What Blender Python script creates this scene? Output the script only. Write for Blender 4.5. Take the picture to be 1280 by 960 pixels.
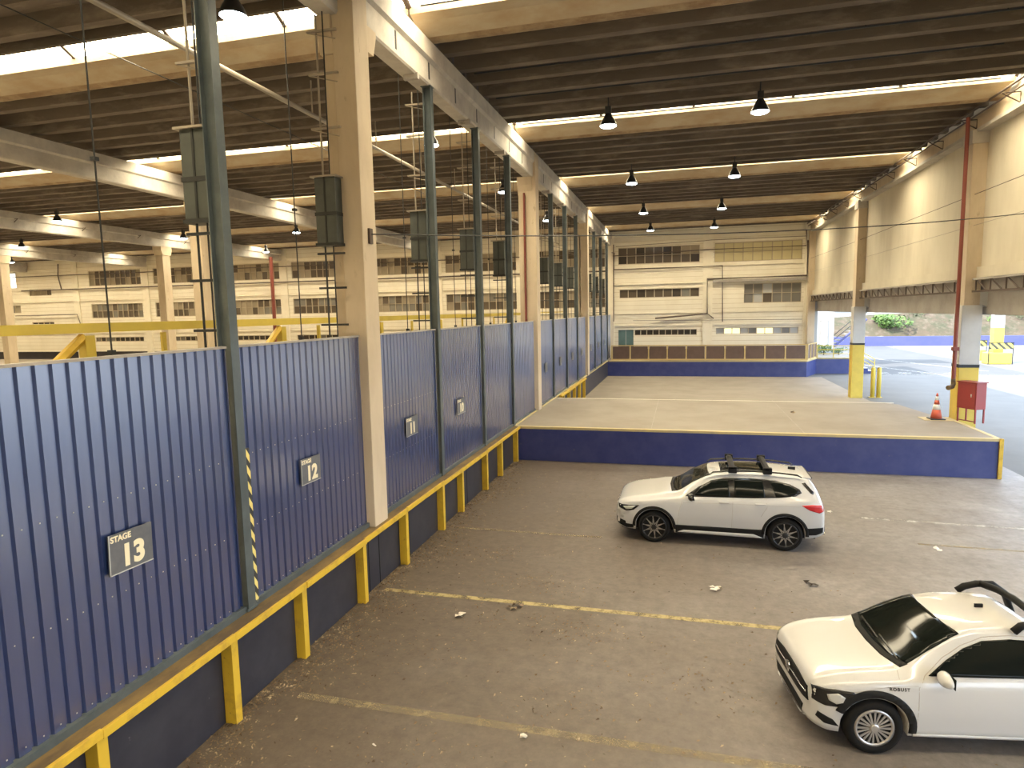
import bpy, bmesh, math, random
from math import sin, cos, pi, radians, sqrt
from mathutils import Vector, Matrix
from mathutils.bvhtree import BVHTree
random.seed(7)
S = bpy.context.scene
COL = S.collection
for o in list(bpy.data.objects):
    bpy.data.objects.remove(o)

# ---------------------------------------------------------------- camera
CAMZ = 5.08
yaw, pitch, roll = radians(-14.845), radians(6.388), radians(1.1515)
fw = Vector((sin(yaw) * cos(pitch), cos(yaw) * cos(pitch), -sin(pitch)))
rt = Vector((cos(yaw), -sin(yaw), 0))
dn = fw.cross(rt)
r2 = cos(roll) * rt + sin(roll) * dn
d2 = -sin(roll) * rt + cos(roll) * dn
cam = bpy.data.cameras.new('camera')
cam.sensor_width = 36.0
cam.lens = 803.46 / 1280 * 36.0
cam.clip_end = 500
co = bpy.data.objects.new('camera', cam)
COL.objects.link(co)
co.matrix_world = Matrix(((r2.x, -d2.x, -fw.x, 0), (r2.y, -d2.y, -fw.y, 0), (r2.z, -d2.z, -fw.z, CAMZ), (0, 0, 0, 1)))
S.camera = co

# ---------------------------------------------------------------- world, sun, exposure
SKY_STRENGTH = 2.2
SUN_STRENGTH = 4.2
SKYLIGHT = 10.0
EXPOSURE = 1.55
w = bpy.data.worlds.new('world')
S.world = w
w.use_nodes = True
nt = w.node_tree
bg = nt.nodes['Background']
bg.inputs[0].default_value = (0.72, 0.84, 1.0, 1)
bg.inputs[1].default_value = SKY_STRENGTH
sun = bpy.data.lights.new('sun', 'SUN')
sun.energy = SUN_STRENGTH
sun.angle = radians(0.6)
sun.color = (1.0, 0.95, 0.86)
so = bpy.data.objects.new('sun', sun)
COL.objects.link(so)
so.rotation_euler = Vector((-7.9, -5.0, 12.3)).to_track_quat('Z', 'Y').to_euler()
S.view_settings.view_transform = 'Standard'
S.view_settings.look = 'None'
S.view_settings.exposure = EXPOSURE
S.view_settings.gamma = 1
S.view_settings.use_curve_mapping = False
try:
    S.cycles.max_bounces = 7
    S.cycles.diffuse_bounces = 5
    S.cycles.sample_clamp_indirect = 6
except Exception:
    pass

# ---------------------------------------------------------------- materials
MATS = {}


def N(t, kind, **kw):
    n = t.nodes.new(kind)
    for k, v in kw.items():
        setattr(n, k, v)
    return n


def mat(name, col, rough=0.7, metal=0.0, col2=None, scale=2.0, amt=0.5, stretch=(1, 1, 1), bump=0.0, bscale=30.0,
        coat=0.0, spec=0.5, emit=None, estr=0.0, thr=(0.4, 0.65), col3=None, scale3=0.4, thr3=(0.5, 0.7), lines=None):
    if name in MATS:
        return MATS[name]
    m = bpy.data.materials.new(name)
    m.use_nodes = True
    t = m.node_tree
    b = t.nodes['Principled BSDF']
    b.inputs['Base Color'].default_value = (*col, 1)
    b.inputs['Roughness'].default_value = rough
    b.inputs['Metallic'].default_value = metal
    b.inputs['Specular IOR Level'].default_value = spec
    b.inputs['Coat Weight'].default_value = coat
    if emit:
        b.inputs['Emission Color'].default_value = (*emit, 1)
        b.inputs['Emission Strength'].default_value = estr
    geo = N(t, 'ShaderNodeNewGeometry')
    mp = N(t, 'ShaderNodeMapping')
    mp.inputs['Scale'].default_value = stretch
    t.links.new(geo.outputs['Position'], mp.inputs[0])
    out = None

    def layer(prev, c, sc, th, a, det=8):
        nz = N(t, 'ShaderNodeTexNoise')
        nz.inputs['Scale'].default_value = sc
        nz.inputs['Detail'].default_value = det
        nz.inputs['Roughness'].default_value = 0.65
        t.links.new(mp.outputs[0], nz.inputs['Vector'])
        mr = N(t, 'ShaderNodeMapRange')
        mr.inputs[1].default_value, mr.inputs[2].default_value = th
        mr.inputs[3].default_value, mr.inputs[4].default_value = 0, a
        t.links.new(nz.outputs[0], mr.inputs[0])
        mx = N(t, 'ShaderNodeMix', data_type='RGBA')
        t.links.new(mr.outputs[0], mx.inputs[0])
        if prev is None:
            mx.inputs[6].default_value = (*col, 1)
        else:
            t.links.new(prev, mx.inputs[6])
        mx.inputs[7].default_value = (*c, 1)
        return mx.outputs[2]
    if col2:
        out = layer(None, col2, scale, thr, amt)
    if col3:
        out = layer(out, col3, scale3, thr3, amt)
    if lines:  # (period in metres along z, line colour)
        sp = N(t, 'ShaderNodeSeparateXYZ')
        t.links.new(geo.outputs['Position'], sp.inputs[0])
        dv = N(t, 'ShaderNodeMath', operation='DIVIDE')
        dv.inputs[1].default_value = lines[0]
        t.links.new(sp.outputs[2], dv.inputs[0])
        fr = N(t, 'ShaderNodeMath', operation='FRACT')
        t.links.new(dv.outputs[0], fr.inputs[0])
        lt = N(t, 'ShaderNodeMath', operation='LESS_THAN')
        lt.inputs[1].default_value = 0.07
        t.links.new(fr.outputs[0], lt.inputs[0])
        mx = N(t, 'ShaderNodeMix', data_type='RGBA')
        t.links.new(lt.outputs[0], mx.inputs[0])
        if out:
            t.links.new(out, mx.inputs[6])
        else:
            mx.inputs[6].default_value = (*col, 1)
        mx.inputs[7].default_value = (*lines[1], 1)
        out = mx.outputs[2]
    if out:
        t.links.new(out, b.inputs['Base Color'])
    if bump:
        nb = N(t, 'ShaderNodeTexNoise')
        nb.inputs['Scale'].default_value = bscale
        nb.inputs['Detail'].default_value = 6
        t.links.new(geo.outputs['Position'], nb.inputs['Vector'])
        bp = N(t, 'ShaderNodeBump')
        bp.inputs['Strength'].default_value = bump
        bp.inputs['Distance'].default_value = 0.02
        t.links.new(nb.outputs[0], bp.inputs['Height'])
        t.links.new(bp.outputs[0], b.inputs['Normal'])
    MATS[name] = m
    return m


def stripe_mat(name, c1, c2, period, ax):
    m = bpy.data.materials.new(name)
    m.use_nodes = True
    t = m.node_tree
    b = t.nodes['Principled BSDF']
    geo = N(t, 'ShaderNodeNewGeometry')
    dt = N(t, 'ShaderNodeVectorMath', operation='DOT_PRODUCT')
    dt.inputs[1].default_value = ax
    t.links.new(geo.outputs['Position'], dt.inputs[0])
    dv = N(t, 'ShaderNodeMath', operation='DIVIDE')
    dv.inputs[1].default_value = period
    t.links.new(dt.outputs['Value'], dv.inputs[0])
    fr = N(t, 'ShaderNodeMath', operation='FRACT')
    t.links.new(dv.outputs[0], fr.inputs[0])
    lt = N(t, 'ShaderNodeMath', operation='LESS_THAN')
    lt.inputs[1].default_value = 0.5
    t.links.new(fr.outputs[0], lt.inputs[0])
    mx = N(t, 'ShaderNodeMix', data_type='RGBA')
    t.links.new(lt.outputs[0], mx.inputs[0])
    mx.inputs[6].default_value = (*c1, 1)
    mx.inputs[7].default_value = (*c2, 1)
    t.links.new(mx.outputs[2], b.inputs['Base Color'])
    b.inputs['Roughness'].default_value = 0.6
    return m


def worn_paint(name, col, lo, hi):
    """paint film worn through in patches: the floor shows between"""
    m = bpy.data.materials.new(name)
    m.use_nodes = True
    t = m.node_tree
    b = t.nodes['Principled BSDF']
    b.inputs['Base Color'].default_value = (*col, 1)
    b.inputs['Roughness'].default_value = 0.8
    geo = N(t, 'ShaderNodeNewGeometry')
    nz = N(t, 'ShaderNodeTexNoise')
    nz.inputs['Scale'].default_value = 5.0
    nz.inputs['Detail'].default_value = 10
    nz.inputs['Roughness'].default_value = 0.75
    t.links.new(geo.outputs['Position'], nz.inputs['Vector'])
    mr = N(t, 'ShaderNodeMapRange')
    mr.inputs[1].default_value, mr.inputs[2].default_value = lo, hi
    t.links.new(nz.outputs[0], mr.inputs[0])
    t.links.new(mr.outputs[0], b.inputs['Alpha'])
    return m


M_floor = mat('floor_concrete', (0.215, 0.195, 0.18), 0.55, col2=(0.16, 0.14, 0.125), scale=0.9, amt=0.9, col3=(0.28, 0.26, 0.245),
              scale3=0.35, thr3=(0.5, 0.72), bump=0.25, bscale=14)
def soil_daylight_film(m, soil):
    """brown trodden soil on the fence side, ragged edge; its x fade paints in daylight from the right"""
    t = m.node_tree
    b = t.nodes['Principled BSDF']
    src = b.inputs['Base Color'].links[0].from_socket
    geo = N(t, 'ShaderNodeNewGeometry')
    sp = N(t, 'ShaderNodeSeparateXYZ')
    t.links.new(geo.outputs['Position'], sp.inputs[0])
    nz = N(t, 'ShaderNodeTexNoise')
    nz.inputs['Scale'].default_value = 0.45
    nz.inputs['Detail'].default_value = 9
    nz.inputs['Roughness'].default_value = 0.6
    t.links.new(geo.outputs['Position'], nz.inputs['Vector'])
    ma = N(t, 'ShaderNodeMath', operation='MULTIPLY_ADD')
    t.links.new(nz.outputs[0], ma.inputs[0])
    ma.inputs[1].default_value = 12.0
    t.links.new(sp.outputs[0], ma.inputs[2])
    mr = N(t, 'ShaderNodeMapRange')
    mr.inputs[1].default_value, mr.inputs[2].default_value = 3.0, 11.5  # fade along x: lighter floor to the right stands in for daylight
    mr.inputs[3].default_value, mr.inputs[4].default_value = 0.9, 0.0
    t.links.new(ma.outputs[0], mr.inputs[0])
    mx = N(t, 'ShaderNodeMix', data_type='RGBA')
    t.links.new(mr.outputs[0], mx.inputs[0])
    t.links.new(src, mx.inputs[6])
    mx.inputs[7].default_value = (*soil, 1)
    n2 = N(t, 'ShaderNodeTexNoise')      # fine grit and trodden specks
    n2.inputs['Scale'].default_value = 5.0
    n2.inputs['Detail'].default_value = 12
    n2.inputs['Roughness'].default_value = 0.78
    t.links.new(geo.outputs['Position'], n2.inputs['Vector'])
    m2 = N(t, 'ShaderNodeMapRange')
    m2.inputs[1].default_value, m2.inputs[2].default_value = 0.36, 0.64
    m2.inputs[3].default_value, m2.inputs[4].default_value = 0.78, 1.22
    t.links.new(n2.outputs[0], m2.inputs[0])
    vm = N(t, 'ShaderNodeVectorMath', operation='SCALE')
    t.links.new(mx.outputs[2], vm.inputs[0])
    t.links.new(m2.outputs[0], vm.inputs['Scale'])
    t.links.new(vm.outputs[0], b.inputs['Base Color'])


soil_daylight_film(M_floor, (0.090, 0.067, 0.047))
M_dock = mat('dock_concrete', (0.255, 0.222, 0.178), 0.65, col2=(0.195, 0.165, 0.13), scale=0.6, amt=0.8, bump=0.1, bscale=10)
M_yard = mat('yard_asphalt', (0.135, 0.133, 0.128), 0.8, col2=(0.11, 0.108, 0.105), scale=0.5, amt=0.8, bump=0.1)
M_road = mat('road_asphalt_shaded', (0.062, 0.063, 0.067), 0.8, col2=(0.08, 0.08, 0.08), scale=0.7, amt=0.7)  # kept darker than the yard to carry the road's shadow in its colour
M_blue = mat('fence_blue', (0.018, 0.040, 0.145), 0.34, 0.3, col2=(0.032, 0.055, 0.17), scale=3, amt=0.6, stretch=(1, 1, 0.15), coat=1.0)
M_blue.node_tree.nodes['Principled BSDF'].inputs['Coat IOR'].default_value = 2.5
M_blue.node_tree.nodes['Principled BSDF'].inputs['Coat Roughness'].default_value = 0.2
M_wallblue = mat('wall_blue_paint', (0.022, 0.032, 0.14), 0.5, col2=(0.05, 0.06, 0.17), scale=1.6, amt=0.7, col3=(0.1, 0.1, 0.13), scale3=6, thr3=(0.66, 0.72))
M_lowwall = mat('low_wall_paint', (0.020, 0.020, 0.030), 0.5, col2=(0.036, 0.036, 0.046), scale=2.0, amt=0.8, col3=(0.2, 0.19, 0.2), scale3=5, thr3=(0.68, 0.76))
M_yellow = mat('yellow_paint', (0.60, 0.39, 0.028), 0.5, col2=(0.33, 0.20, 0.03), scale=4, amt=0.8, thr=(0.5, 0.75), col3=(0.08, 0.05, 0.03), scale3=9, thr3=(0.66, 0.7))
M_yellowdirt = mat('rail_top_dirt', (0.085, 0.060, 0.034), 0.8, col2=(0.24, 0.155, 0.05), scale=3, amt=0.7, stretch=(1, 0.4, 1))
M_yellowclean = mat('yellow_bright', (0.62, 0.47, 0.07), 0.5, col2=(0.5, 0.37, 0.06), scale=2, amt=0.6)
M_steel = mat('post_green_grey', (0.085, 0.105, 0.11), 0.36, 0.3, col2=(0.13, 0.155, 0.16), scale=2.5, amt=0.7)
M_steeldk = mat('steel_dark', (0.022, 0.024, 0.024), 0.5, 0.2)
M_box = mat('counterweight_grey', (0.075, 0.085, 0.075), 0.5, 0.2, col2=(0.05, 0.055, 0.05), scale=3, amt=0.7)
M_col = mat('column_concrete', (0.56, 0.465, 0.33), 0.75, col2=(0.44, 0.355, 0.245), scale=1.5, amt=0.7, stretch=(1, 1, 0.35), col3=(0.27, 0.205, 0.13), scale3=5,
            thr3=(0.63, 0.72), bump=0.1)
M_girder = mat('girder_concrete', (0.50, 0.47, 0.41), 0.75, col2=(0.37, 0.34, 0.30), scale=1.8, amt=0.8, bump=0.1)
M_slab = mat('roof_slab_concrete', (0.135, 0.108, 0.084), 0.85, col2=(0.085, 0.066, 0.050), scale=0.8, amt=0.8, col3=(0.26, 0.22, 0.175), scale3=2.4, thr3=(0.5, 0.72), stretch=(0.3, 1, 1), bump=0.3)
M_gutter = mat('gutter_beam_concrete', (0.42, 0.36, 0.255), 0.75, col2=(0.33, 0.235, 0.135), scale=1.5, amt=0.8, stretch=(0.5, 1, 1), bump=0.1)
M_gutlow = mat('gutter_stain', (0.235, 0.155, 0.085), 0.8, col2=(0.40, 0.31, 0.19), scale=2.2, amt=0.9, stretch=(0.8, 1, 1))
M_glass_sky = mat('skylight_sheet', (0.9, 0.8, 0.5), 0.4, emit=(1.0, 0.86, 0.60), estr=SKYLIGHT)
M_cream = mat('facade_cream', (0.79, 0.745, 0.62), 0.8, col2=(0.71, 0.655, 0.52), scale=0.7, amt=0.7, stretch=(1, 1, 0.5), lines=(0.36, (0.52, 0.44, 0.30)))
M_creamtrim = mat('facade_trim', (0.79, 0.74, 0.60), 0.8, col2=(0.68, 0.62, 0.49), scale=1.2, amt=0.6)
M_rwall = mat('side_wall_render', (0.60, 0.55, 0.43), 0.85, col2=(0.48, 0.43, 0.325), scale=0.6, amt=0.8, stretch=(1, 1, 0.3), col3=(0.3, 0.25, 0.17), scale3=1.7,
              thr3=(0.67, 0.76), bump=0.1)
M_lintel = mat('lintel_concrete', (0.38, 0.35, 0.31), 0.85, col2=(0.27, 0.245, 0.215), scale=1.0, amt=0.8, col3=(0.16, 0.14, 0.12), scale3=3, thr3=(0.62, 0.72))
M_white = mat('white_paint_wall', (0.42, 0.42, 0.41), 0.7, col2=(0.36, 0.36, 0.355), scale=1, amt=0.5)
M_greycol = mat('column_grey_paint', (0.55, 0.55, 0.52), 0.7, col2=(0.46, 0.46, 0.43), scale=1.5, amt=0.6)
M_dark = mat('dark_recess', (0.035, 0.026, 0.02), 0.8, col2=(0.055, 0.04, 0.03), scale=0.6, amt=0.6)
M_brownpanel = mat('brown_panel', (0.135, 0.082, 0.055), 0.6, col2=(0.10, 0.06, 0.04), scale=2, amt=0.6)
M_railframe = mat('rail_frame_tan', (0.55, 0.40, 0.16), 0.6)
M_pane = [mat('pane_brown', (0.10, 0.078, 0.055), 0.25), mat('pane_dark', (0.045, 0.036, 0.028), 0.2), mat('pane_grey', (0.2, 0.19, 0.165), 0.25),
          mat('pane_tan', (0.3, 0.255, 0.18), 0.35)]
M_panewhite = mat('pane_whitewashed', (0.58, 0.52, 0.30), 0.4)
M_panelight = mat('pane_pale_grey', (0.45, 0.46, 0.45), 0.25)
M_paneyel = mat('pane_lit_yellow', (0.8, 0.75, 0.4), 0.4, emit=(1, 0.9, 0.45), estr=0.5)
M_panebright = mat('pane_bright', (0.8, 0.82, 0.82), 0.3, emit=(0.9, 0.95, 1), estr=0.7)
M_frame = mat('window_frame', (0.42, 0.36, 0.26), 0.6)
M_teal = mat('door_teal', (0.09, 0.16, 0.16), 0.5, col2=(0.13, 0.22, 0.22), scale=2, amt=0.5)
M_pipe = mat('pipe_brown', (0.085, 0.06, 0.045), 0.55)
M_pipegrey = mat('pipe_grey', (0.32, 0.28, 0.22), 0.5, 0.2)
M_red = mat('red_pipe', (0.20, 0.045, 0.03), 0.5, col2=(0.2, 0.05, 0.03), scale=5, amt=0.7)
M_redbox = mat('red_box', (0.28, 0.035, 0.03), 0.45, col2=(0.22, 0.035, 0.03), scale=3, amt=0.6)
M_orange = mat('cone_orange', (0.55, 0.10, 0.05), 0.5)
M_conewhite = mat('cone_white', (0.7, 0.68, 0.62), 0.5)
M_black = mat('black_plastic', (0.010, 0.010, 0.010), 0.6, spec=0.2)
M_blackgloss = mat('black_gloss', (0.012, 0.012, 0.012), 0.18)
M_rubber = mat('tyre_rubber', (0.010, 0.0095, 0.009), 0.85, bump=0.15, spec=0.15)
M_carwhite = mat('car_white', (0.51, 0.51, 0.505), 0.25, coat=0.8)
M_glass = mat('car_glass', (0.007, 0.009, 0.008), 0.06, spec=0.13)
M_chrome = mat('chrome', (0.75, 0.75, 0.75), 0.15, 1.0)
M_alloy = mat('alloy_silver', (0.50, 0.48, 0.46), 0.35, 0.85)
M_alloydk = mat('alloy_dark', (0.03, 0.03, 0.032), 0.35, 0.5)
M_lamp = mat('headlamp_lens', (0.55, 0.55, 0.52), 0.12, 0.3)
M_tail = mat('tail_lens', (0.45, 0.02, 0.02), 0.15)
M_lampbody = mat('lamp_body', (0.05, 0.052, 0.055), 0.4, 0.4)
M_lampglow = mat('lamp_glow', (0.9, 0.95, 1), 0.3, emit=(0.72, 0.88, 1.0), estr=14)
M_sign = mat('sign_grey', (0.10, 0.105, 0.115), 0.5, col2=(0.15, 0.15, 0.155), scale=8, amt=0.5)
M_signtxt = mat('sign_text', (0.80, 0.72, 0.50), 0.6)
M_leaf = mat('leaf_green', (0.05, 0.11, 0.015), 0.6, col2=(0.12, 0.19, 0.03), scale=1.5, amt=0.9)
M_leafdry = mat('leaf_dry', (0.20, 0.14, 0.085), 0.8, col2=(0.42, 0.34, 0.22), scale=5, amt=0.9, thr=(0.5, 0.6), col3=(0.05, 0.035, 0.02), scale3=7, thr3=(0.5, 0.6))
M_paper = mat('paper', (0.68, 0.64, 0.56), 0.8)
M_soil = mat('hill_soil', (0.075, 0.052, 0.032), 0.9, col2=(0.035, 0.04, 0.016), scale=0.7, amt=0.9, col3=(0.11, 0.085, 0.058), scale3=1.5, bump=0.5, bscale=3)
M_retain = mat('retaining_wall', (0.07, 0.08, 0.21), 0.7, col2=(0.10, 0.10, 0.25), scale=0.5, amt=0.7)
M_lineyel = worn_paint('floor_line_yellow', (0.36, 0.295, 0.14), 0.30, 0.56)
M_linefaint = worn_paint('floor_line_faint', (0.28, 0.225, 0.135), 0.30, 0.70)
M_linewhite = worn_paint('floor_line_white', (0.6, 0.58, 0.53), 0.42, 0.62)
M_edge = mat('edge_paint', (0.52, 0.42, 0.19), 0.6, col2=(0.40, 0.33, 0.2), scale=3, amt=0.8)
M_hazard = stripe_mat('hazard_tape', (0.03, 0.03, 0.03), (0.75, 0.62, 0.2), 0.22, (0, 1.6, 1))
M_hazard2 = stripe_mat('hazard_board', (0.05, 0.05, 0.04), (0.8, 0.7, 0.1), 0.5, (1, 0, 1))


# ---------------------------------------------------------------- helpers
def link(o, parent=None):
    COL.objects.link(o)
    if parent is not None:
        o.parent = parent
    return o


def obj(name, bm, m, parent=None, smooth=False, loc=None):
    if isinstance(bm, bpy.types.Mesh):
        me = bm
    else:
        bmesh.ops.recalc_face_normals(bm, faces=bm.faces[:])
        me = bpy.data.meshes.new(name)
        bm.to_mesh(me)
        bm.free()
    if m is not None and len(me.materials) == 0:
        for x in (m if isinstance(m, (list, tuple)) else [m]):
            me.materials.append(x)
    if smooth:
        for p in me.polygons:
            p.use_smooth = True
    o = link(bpy.data.objects.new(name, me), parent)
    if loc:
        o.location = loc
    return o


def thing(name, label, cat, loc=(0, 0, 0), rz=0, group=None):
    o = bpy.data.objects.new(name, None)
    COL.objects.link(o)
    o.empty_display_size = 0.2
    o.location = loc
    o.rotation_euler = (0, 0, rz)
    return tag(o, label, cat, group)


def tag(o, label, cat, group=None):
    o['label'] = label
    o['category'] = cat
    if group:
        o['group'] = group
    return o


def struct(o):
    o['kind'] = 'structure'
    return o


def bx(bm, x0, x1, y0, y1, z0, z1, mi=0):
    v = [bm.verts.new(p) for p in ((x0, y0, z0), (x1, y0, z0), (x1, y1, z0), (x0, y1, z0), (x0, y0, z1), (x1, y0, z1), (x1, y1, z1), (x0, y1, z1))]
    for f in ((0, 3, 2, 1), (4, 5, 6, 7), (0, 1, 5, 4), (1, 2, 6, 5), (2, 3, 7, 6), (3, 0, 4, 7)):
        bm.faces.new([v[i] for i in f]).material_index = mi
    return v


def B(*boxes, bevel=0.0):
    bm = bmesh.new()
    for b in boxes:
        bx(bm, *b)
    if bevel:
        bmesh.ops.bevel(bm, geom=bm.edges[:], offset=bevel, segments=2, affect='EDGES', profile=0.6)
    return bm


def prism(bm, pts, axis, a0, a1):
    """extrude a closed 2D outline along an axis; pts are the two other coordinates in xyz order"""
    def P(p, a):
        return {'x': (a, p[0], p[1]), 'y': (p[0], a, p[1]), 'z': (p[0], p[1], a)}[axis]
    r0 = [bm.verts.new(P(p, a0)) for p in pts]
    r1 = [bm.verts.new(P(p, a1)) for p in pts]
    n = len(pts)
    fs = []
    for i in range(n):
        fs.append(bm.faces.new((r0[i], r0[(i + 1) % n], r1[(i + 1) % n], r1[i])))
    fs.append(bm.faces.new(r0[::-1]))
    fs.append(bm.faces.new(r1))
    return fs


def tube(bm, pts, r, seg=8):
    pts = [Vector(p) for p in pts]
    rings = []
    for i, p in enumerate(pts):
        a = pts[max(0, i - 1)]
        b = pts[min(len(pts) - 1, i + 1)]
        d = (b - a).normalized()
        u = d.orthogonal().normalized() if abs(d.z) > 0.9 else d.cross(Vector((0, 0, 1))).normalized()
        v = d.cross(u).normalized()
        rr = r[i] if isinstance(r, (list, tuple)) else r
        rings.append([bm.verts.new(p + rr * (cos(2 * pi * k / seg) * u + sin(2 * pi * k / seg) * v)) for k in range(seg)])
    for A, Bq in zip(rings, rings[1:]):
        # keep rings aligned
        best = min(range(seg), key=lambda s: (A[0].co - Bq[s].co).length)
        q = Bq[best:] + Bq[:best]
        if (A[1].co - q[1].co).length > (A[1].co - q[-1].co).length:
            q = [q[0]] + q[1:][::-1]
        Bq[:] = q
        for k in range(seg):
            bm.faces.new((A[k], A[(k + 1) % seg], Bq[(k + 1) % seg], Bq[k]))
    bm.faces.new(rings[0][::-1])
    bm.faces.new(rings[-1])
    return bm


def T(pts, r, seg=8):
    return tube(bmesh.new(), pts, r, seg)


def lathe(bm, prof, seg=16, mtx=None):
    rings = []
    for r, z in prof:
        rings.append([bm.verts.new((r * cos(2 * pi * k / seg), r * sin(2 * pi * k / seg), z)) for k in range(seg)])
    for A, Bq in zip(rings, rings[1:]):
        for k in range(seg):
            bm.faces.new((A[k], A[(k + 1) % seg], Bq[(k + 1) % seg], Bq[k]))
    bm.faces.new(rings[0][::-1])
    bm.faces.new(rings[-1])
    if mtx is not None:
        bmesh.ops.transform(bm, matrix=mtx, verts=bm.verts[:])
    return bm


def text(name, body, size, m, parent, mtx, bold=0.0, spacing=1.0):
    cu = bpy.data.curves.new(name, 'FONT')
    cu.body = body
    cu.size = size
    cu.extrude = 0.002
    cu.offset = bold
    cu.align_x = 'CENTER'
    cu.align_y = 'CENTER'
    cu.space_character = spacing
    t = bpy.data.objects.new(name, cu)
    COL.objects.link(t)
    bpy.context.view_layer.update()
    me = bpy.data.meshes.new_from_object(t.evaluated_get(bpy.context.evaluated_depsgraph_get()))
    bpy.data.objects.remove(t)
    me.materials.clear()
    me.materials.append(m)
    o = link(bpy.data.objects.new(name, me), parent)
    o.matrix_local = mtx
    return o


ORD = ['first', 'second', 'third', 'fourth', 'fifth', 'sixth', 'seventh', 'eighth', 'ninth', 'tenth', 'eleventh', 'twelfth', 'thirteenth', 'fourteenth', 'fifteenth']

# ================================================================ STRUCTURE
XF = -5.62          # fence plane
WALLX = 9.5         # side wall inner face
FARY = 53.0
# ---- floors
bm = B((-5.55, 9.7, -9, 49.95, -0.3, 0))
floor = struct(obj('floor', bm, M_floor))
obj('rear_paving', B((-5.5, 9.7, 28.4, 49.9, -0.01, 0.006)), M_dock, floor)
ground = struct(obj('yard_ground', B((9.7, 90, -30, 140, -0.3, -0.004), (-5.5, 9.7, 49.95, 140, -0.3, -0.004)), M_yard))
lf = struct(obj('floor_stage', B((-81, -5.9, -9, FARY, -0.3, 1.12)), M_dock))
# ---- raised dock island in front
pts = [(-5.5, 21.13), (8.9, 21.13), (8.9, 25.0), (8.55, 25.5), (8.25, 28.0), (6.9, 29.6), (4.5, 29.3), (-5.5, 28.5)]
bm = bmesh.new()
prism(bm, pts, 'z', 0, 1.155)
dock = struct(obj('floor_dock', bm, M_wallblue))
bm = bmesh.new()
prism(bm, [(-5.5, 21.14), (8.89, 21.14), (8.89, 25.0), (8.55, 25.5), (8.25, 28.0), (6.9, 29.6), (4.5, 29.3), (-5.5, 28.5)], 'z', 1.15, 1.17)
obj('dock_top', bm, M_dock, dock)
obj('edge_strip', B((-5.45, 8.93, 21.10, 21.26, 1.10, 1.178)), M_edge, dock)
obj('edge_strip', B((8.80, 8.93, 21.26, 25.0, 1.10, 1.178)), M_edge, dock)
obj('corner_post', B((8.86, 8.96, 21.08, 21.2, 0, 1.178)), M_yellow, dock)
obj('joint_line', B((-5.4, 8.2, 28.38, 28.44, 1.16, 1.173)), M_creamtrim, dock)
obj('joint_line', B((-0.95, -0.935, 21.3, 28.3, 1.16, 1.1715)), M_lintel, dock)
obj('joint_line', B((3.7, 3.715, 21.3, 28.8, 1.16, 1.1715)), M_lintel, dock)
# ---- far platform
bm = bmesh.new()
plat = [(-5.6, 49.9), (8.7, 49.9), (9.8, 52.5), (12.1, 52.6), (12.1, 57), (-5.6, 57)]
prism(bm, plat, 'z', -0.1, 1.08)
platf = struct(obj('floor_platform', bm, M_wallblue))
bm = bmesh.new()
prism(bm, plat, 'z', 1.08, 1.2)
obj('platform_top', bm, M_dock, platf)
bm = T([(-5.4, 49.88, 1.17), (8.72, 49.88, 1.17), (9.82, 52.48, 1.17), (12.1, 52.58, 1.17)], 0.05, 6)
obj('edge_strip', bm, M_edge, platf)
for i in range(5):
    obj('step', B((12.1 + i * 0.32, 12.42 + i * 0.32, 52.6, 55, -0.1, 1.0 - i * 0.2)), [M_wallblue], platf)
    obj('step_nosing', B((12.1 + i * 0.32, 12.42 + i * 0.32, 52.58, 55, 1.0 - i * 0.2, 1.03 - i * 0.2)), [M_white], platf)
# ---- low wall under the fence
lw = struct(obj('wall_left', B((-5.95, -5.52, -9, 50.1, 0, 1.14)), M_lowwall))
obj('wall_cap', B((-5.9, -5.50, 21.2, 49.9, 1.14, 1.19)), M_edge, lw)
for y in (10.3, 10.72, 12.1, 15.9, 19.6):
    obj('wall_joint', B((-5.525, -5.515, y, y + 0.02, 0, 1.14)), M_black, lw)
# ---- side wall (right)
rw = struct(obj('wall_right', B((WALLX, WALLX + 0.35, -9, 54.0, 6.2, 12.5)), M_rwall))
obj('wall_band', B((WALLX - 0.12, WALLX + 0.4, -9, 54.0, 5.9, 6.25)), M_rwall, rw)
obj('lintel', B((9.75, 10.35, -9, 54.0, 4.68, 5.55)), M_lintel, rw)
obj('lintel_slab', B((9.6, 12.6, -9, 54.0, 5.5, 5.92)), M_lintel, rw)
obj('wall_girder', B((WALLX - 0.3, WALLX, -9, FARY, 10.62, 11.1)), M_col, rw)
obj('girder_lip', B((WALLX - 0.36, WALLX, -9, FARY, 10.55, 10.66)), M_girder, rw)
# ---- unseen walls: one added behind camera to shut out sky light, far left
struct(obj('wall_front_skyblock', B((-81, 9.9, -9.3, -9.0, 0, 12.6)), M_cream))
struct(obj('wall_far_left', B((-81.4, -81, -9.3, FARY, 1.0, 12.6)), M_cream))


# ---- far facade with window openings
def holes_wall(bm, x0, x1, z0, z1, holes, y0, y1):
    xs = sorted({x0, x1} | {h[0] for h in holes} | {h[1] for h in holes})
    zs = sorted({z0, z1} | {h[2] for h in holes} | {h[3] for h in holes})
    for i in range(len(xs) - 1):
        run = None
        for j in range(len(zs) - 1):
            cx, cz = (xs[i] + xs[i + 1]) / 2, (zs[j] + zs[j + 1]) / 2
            solid = not any(h[0] < cx < h[1] and h[2] < cz < h[3] for h in holes)
            if solid:
                run = (run[0], zs[j + 1]) if run else (zs[j], zs[j + 1])
            if run and (not solid or j == len(zs) - 2):
                bx(bm, xs[i], xs[i + 1], y0, y1, run[0], run[1])
                run = None


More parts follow.
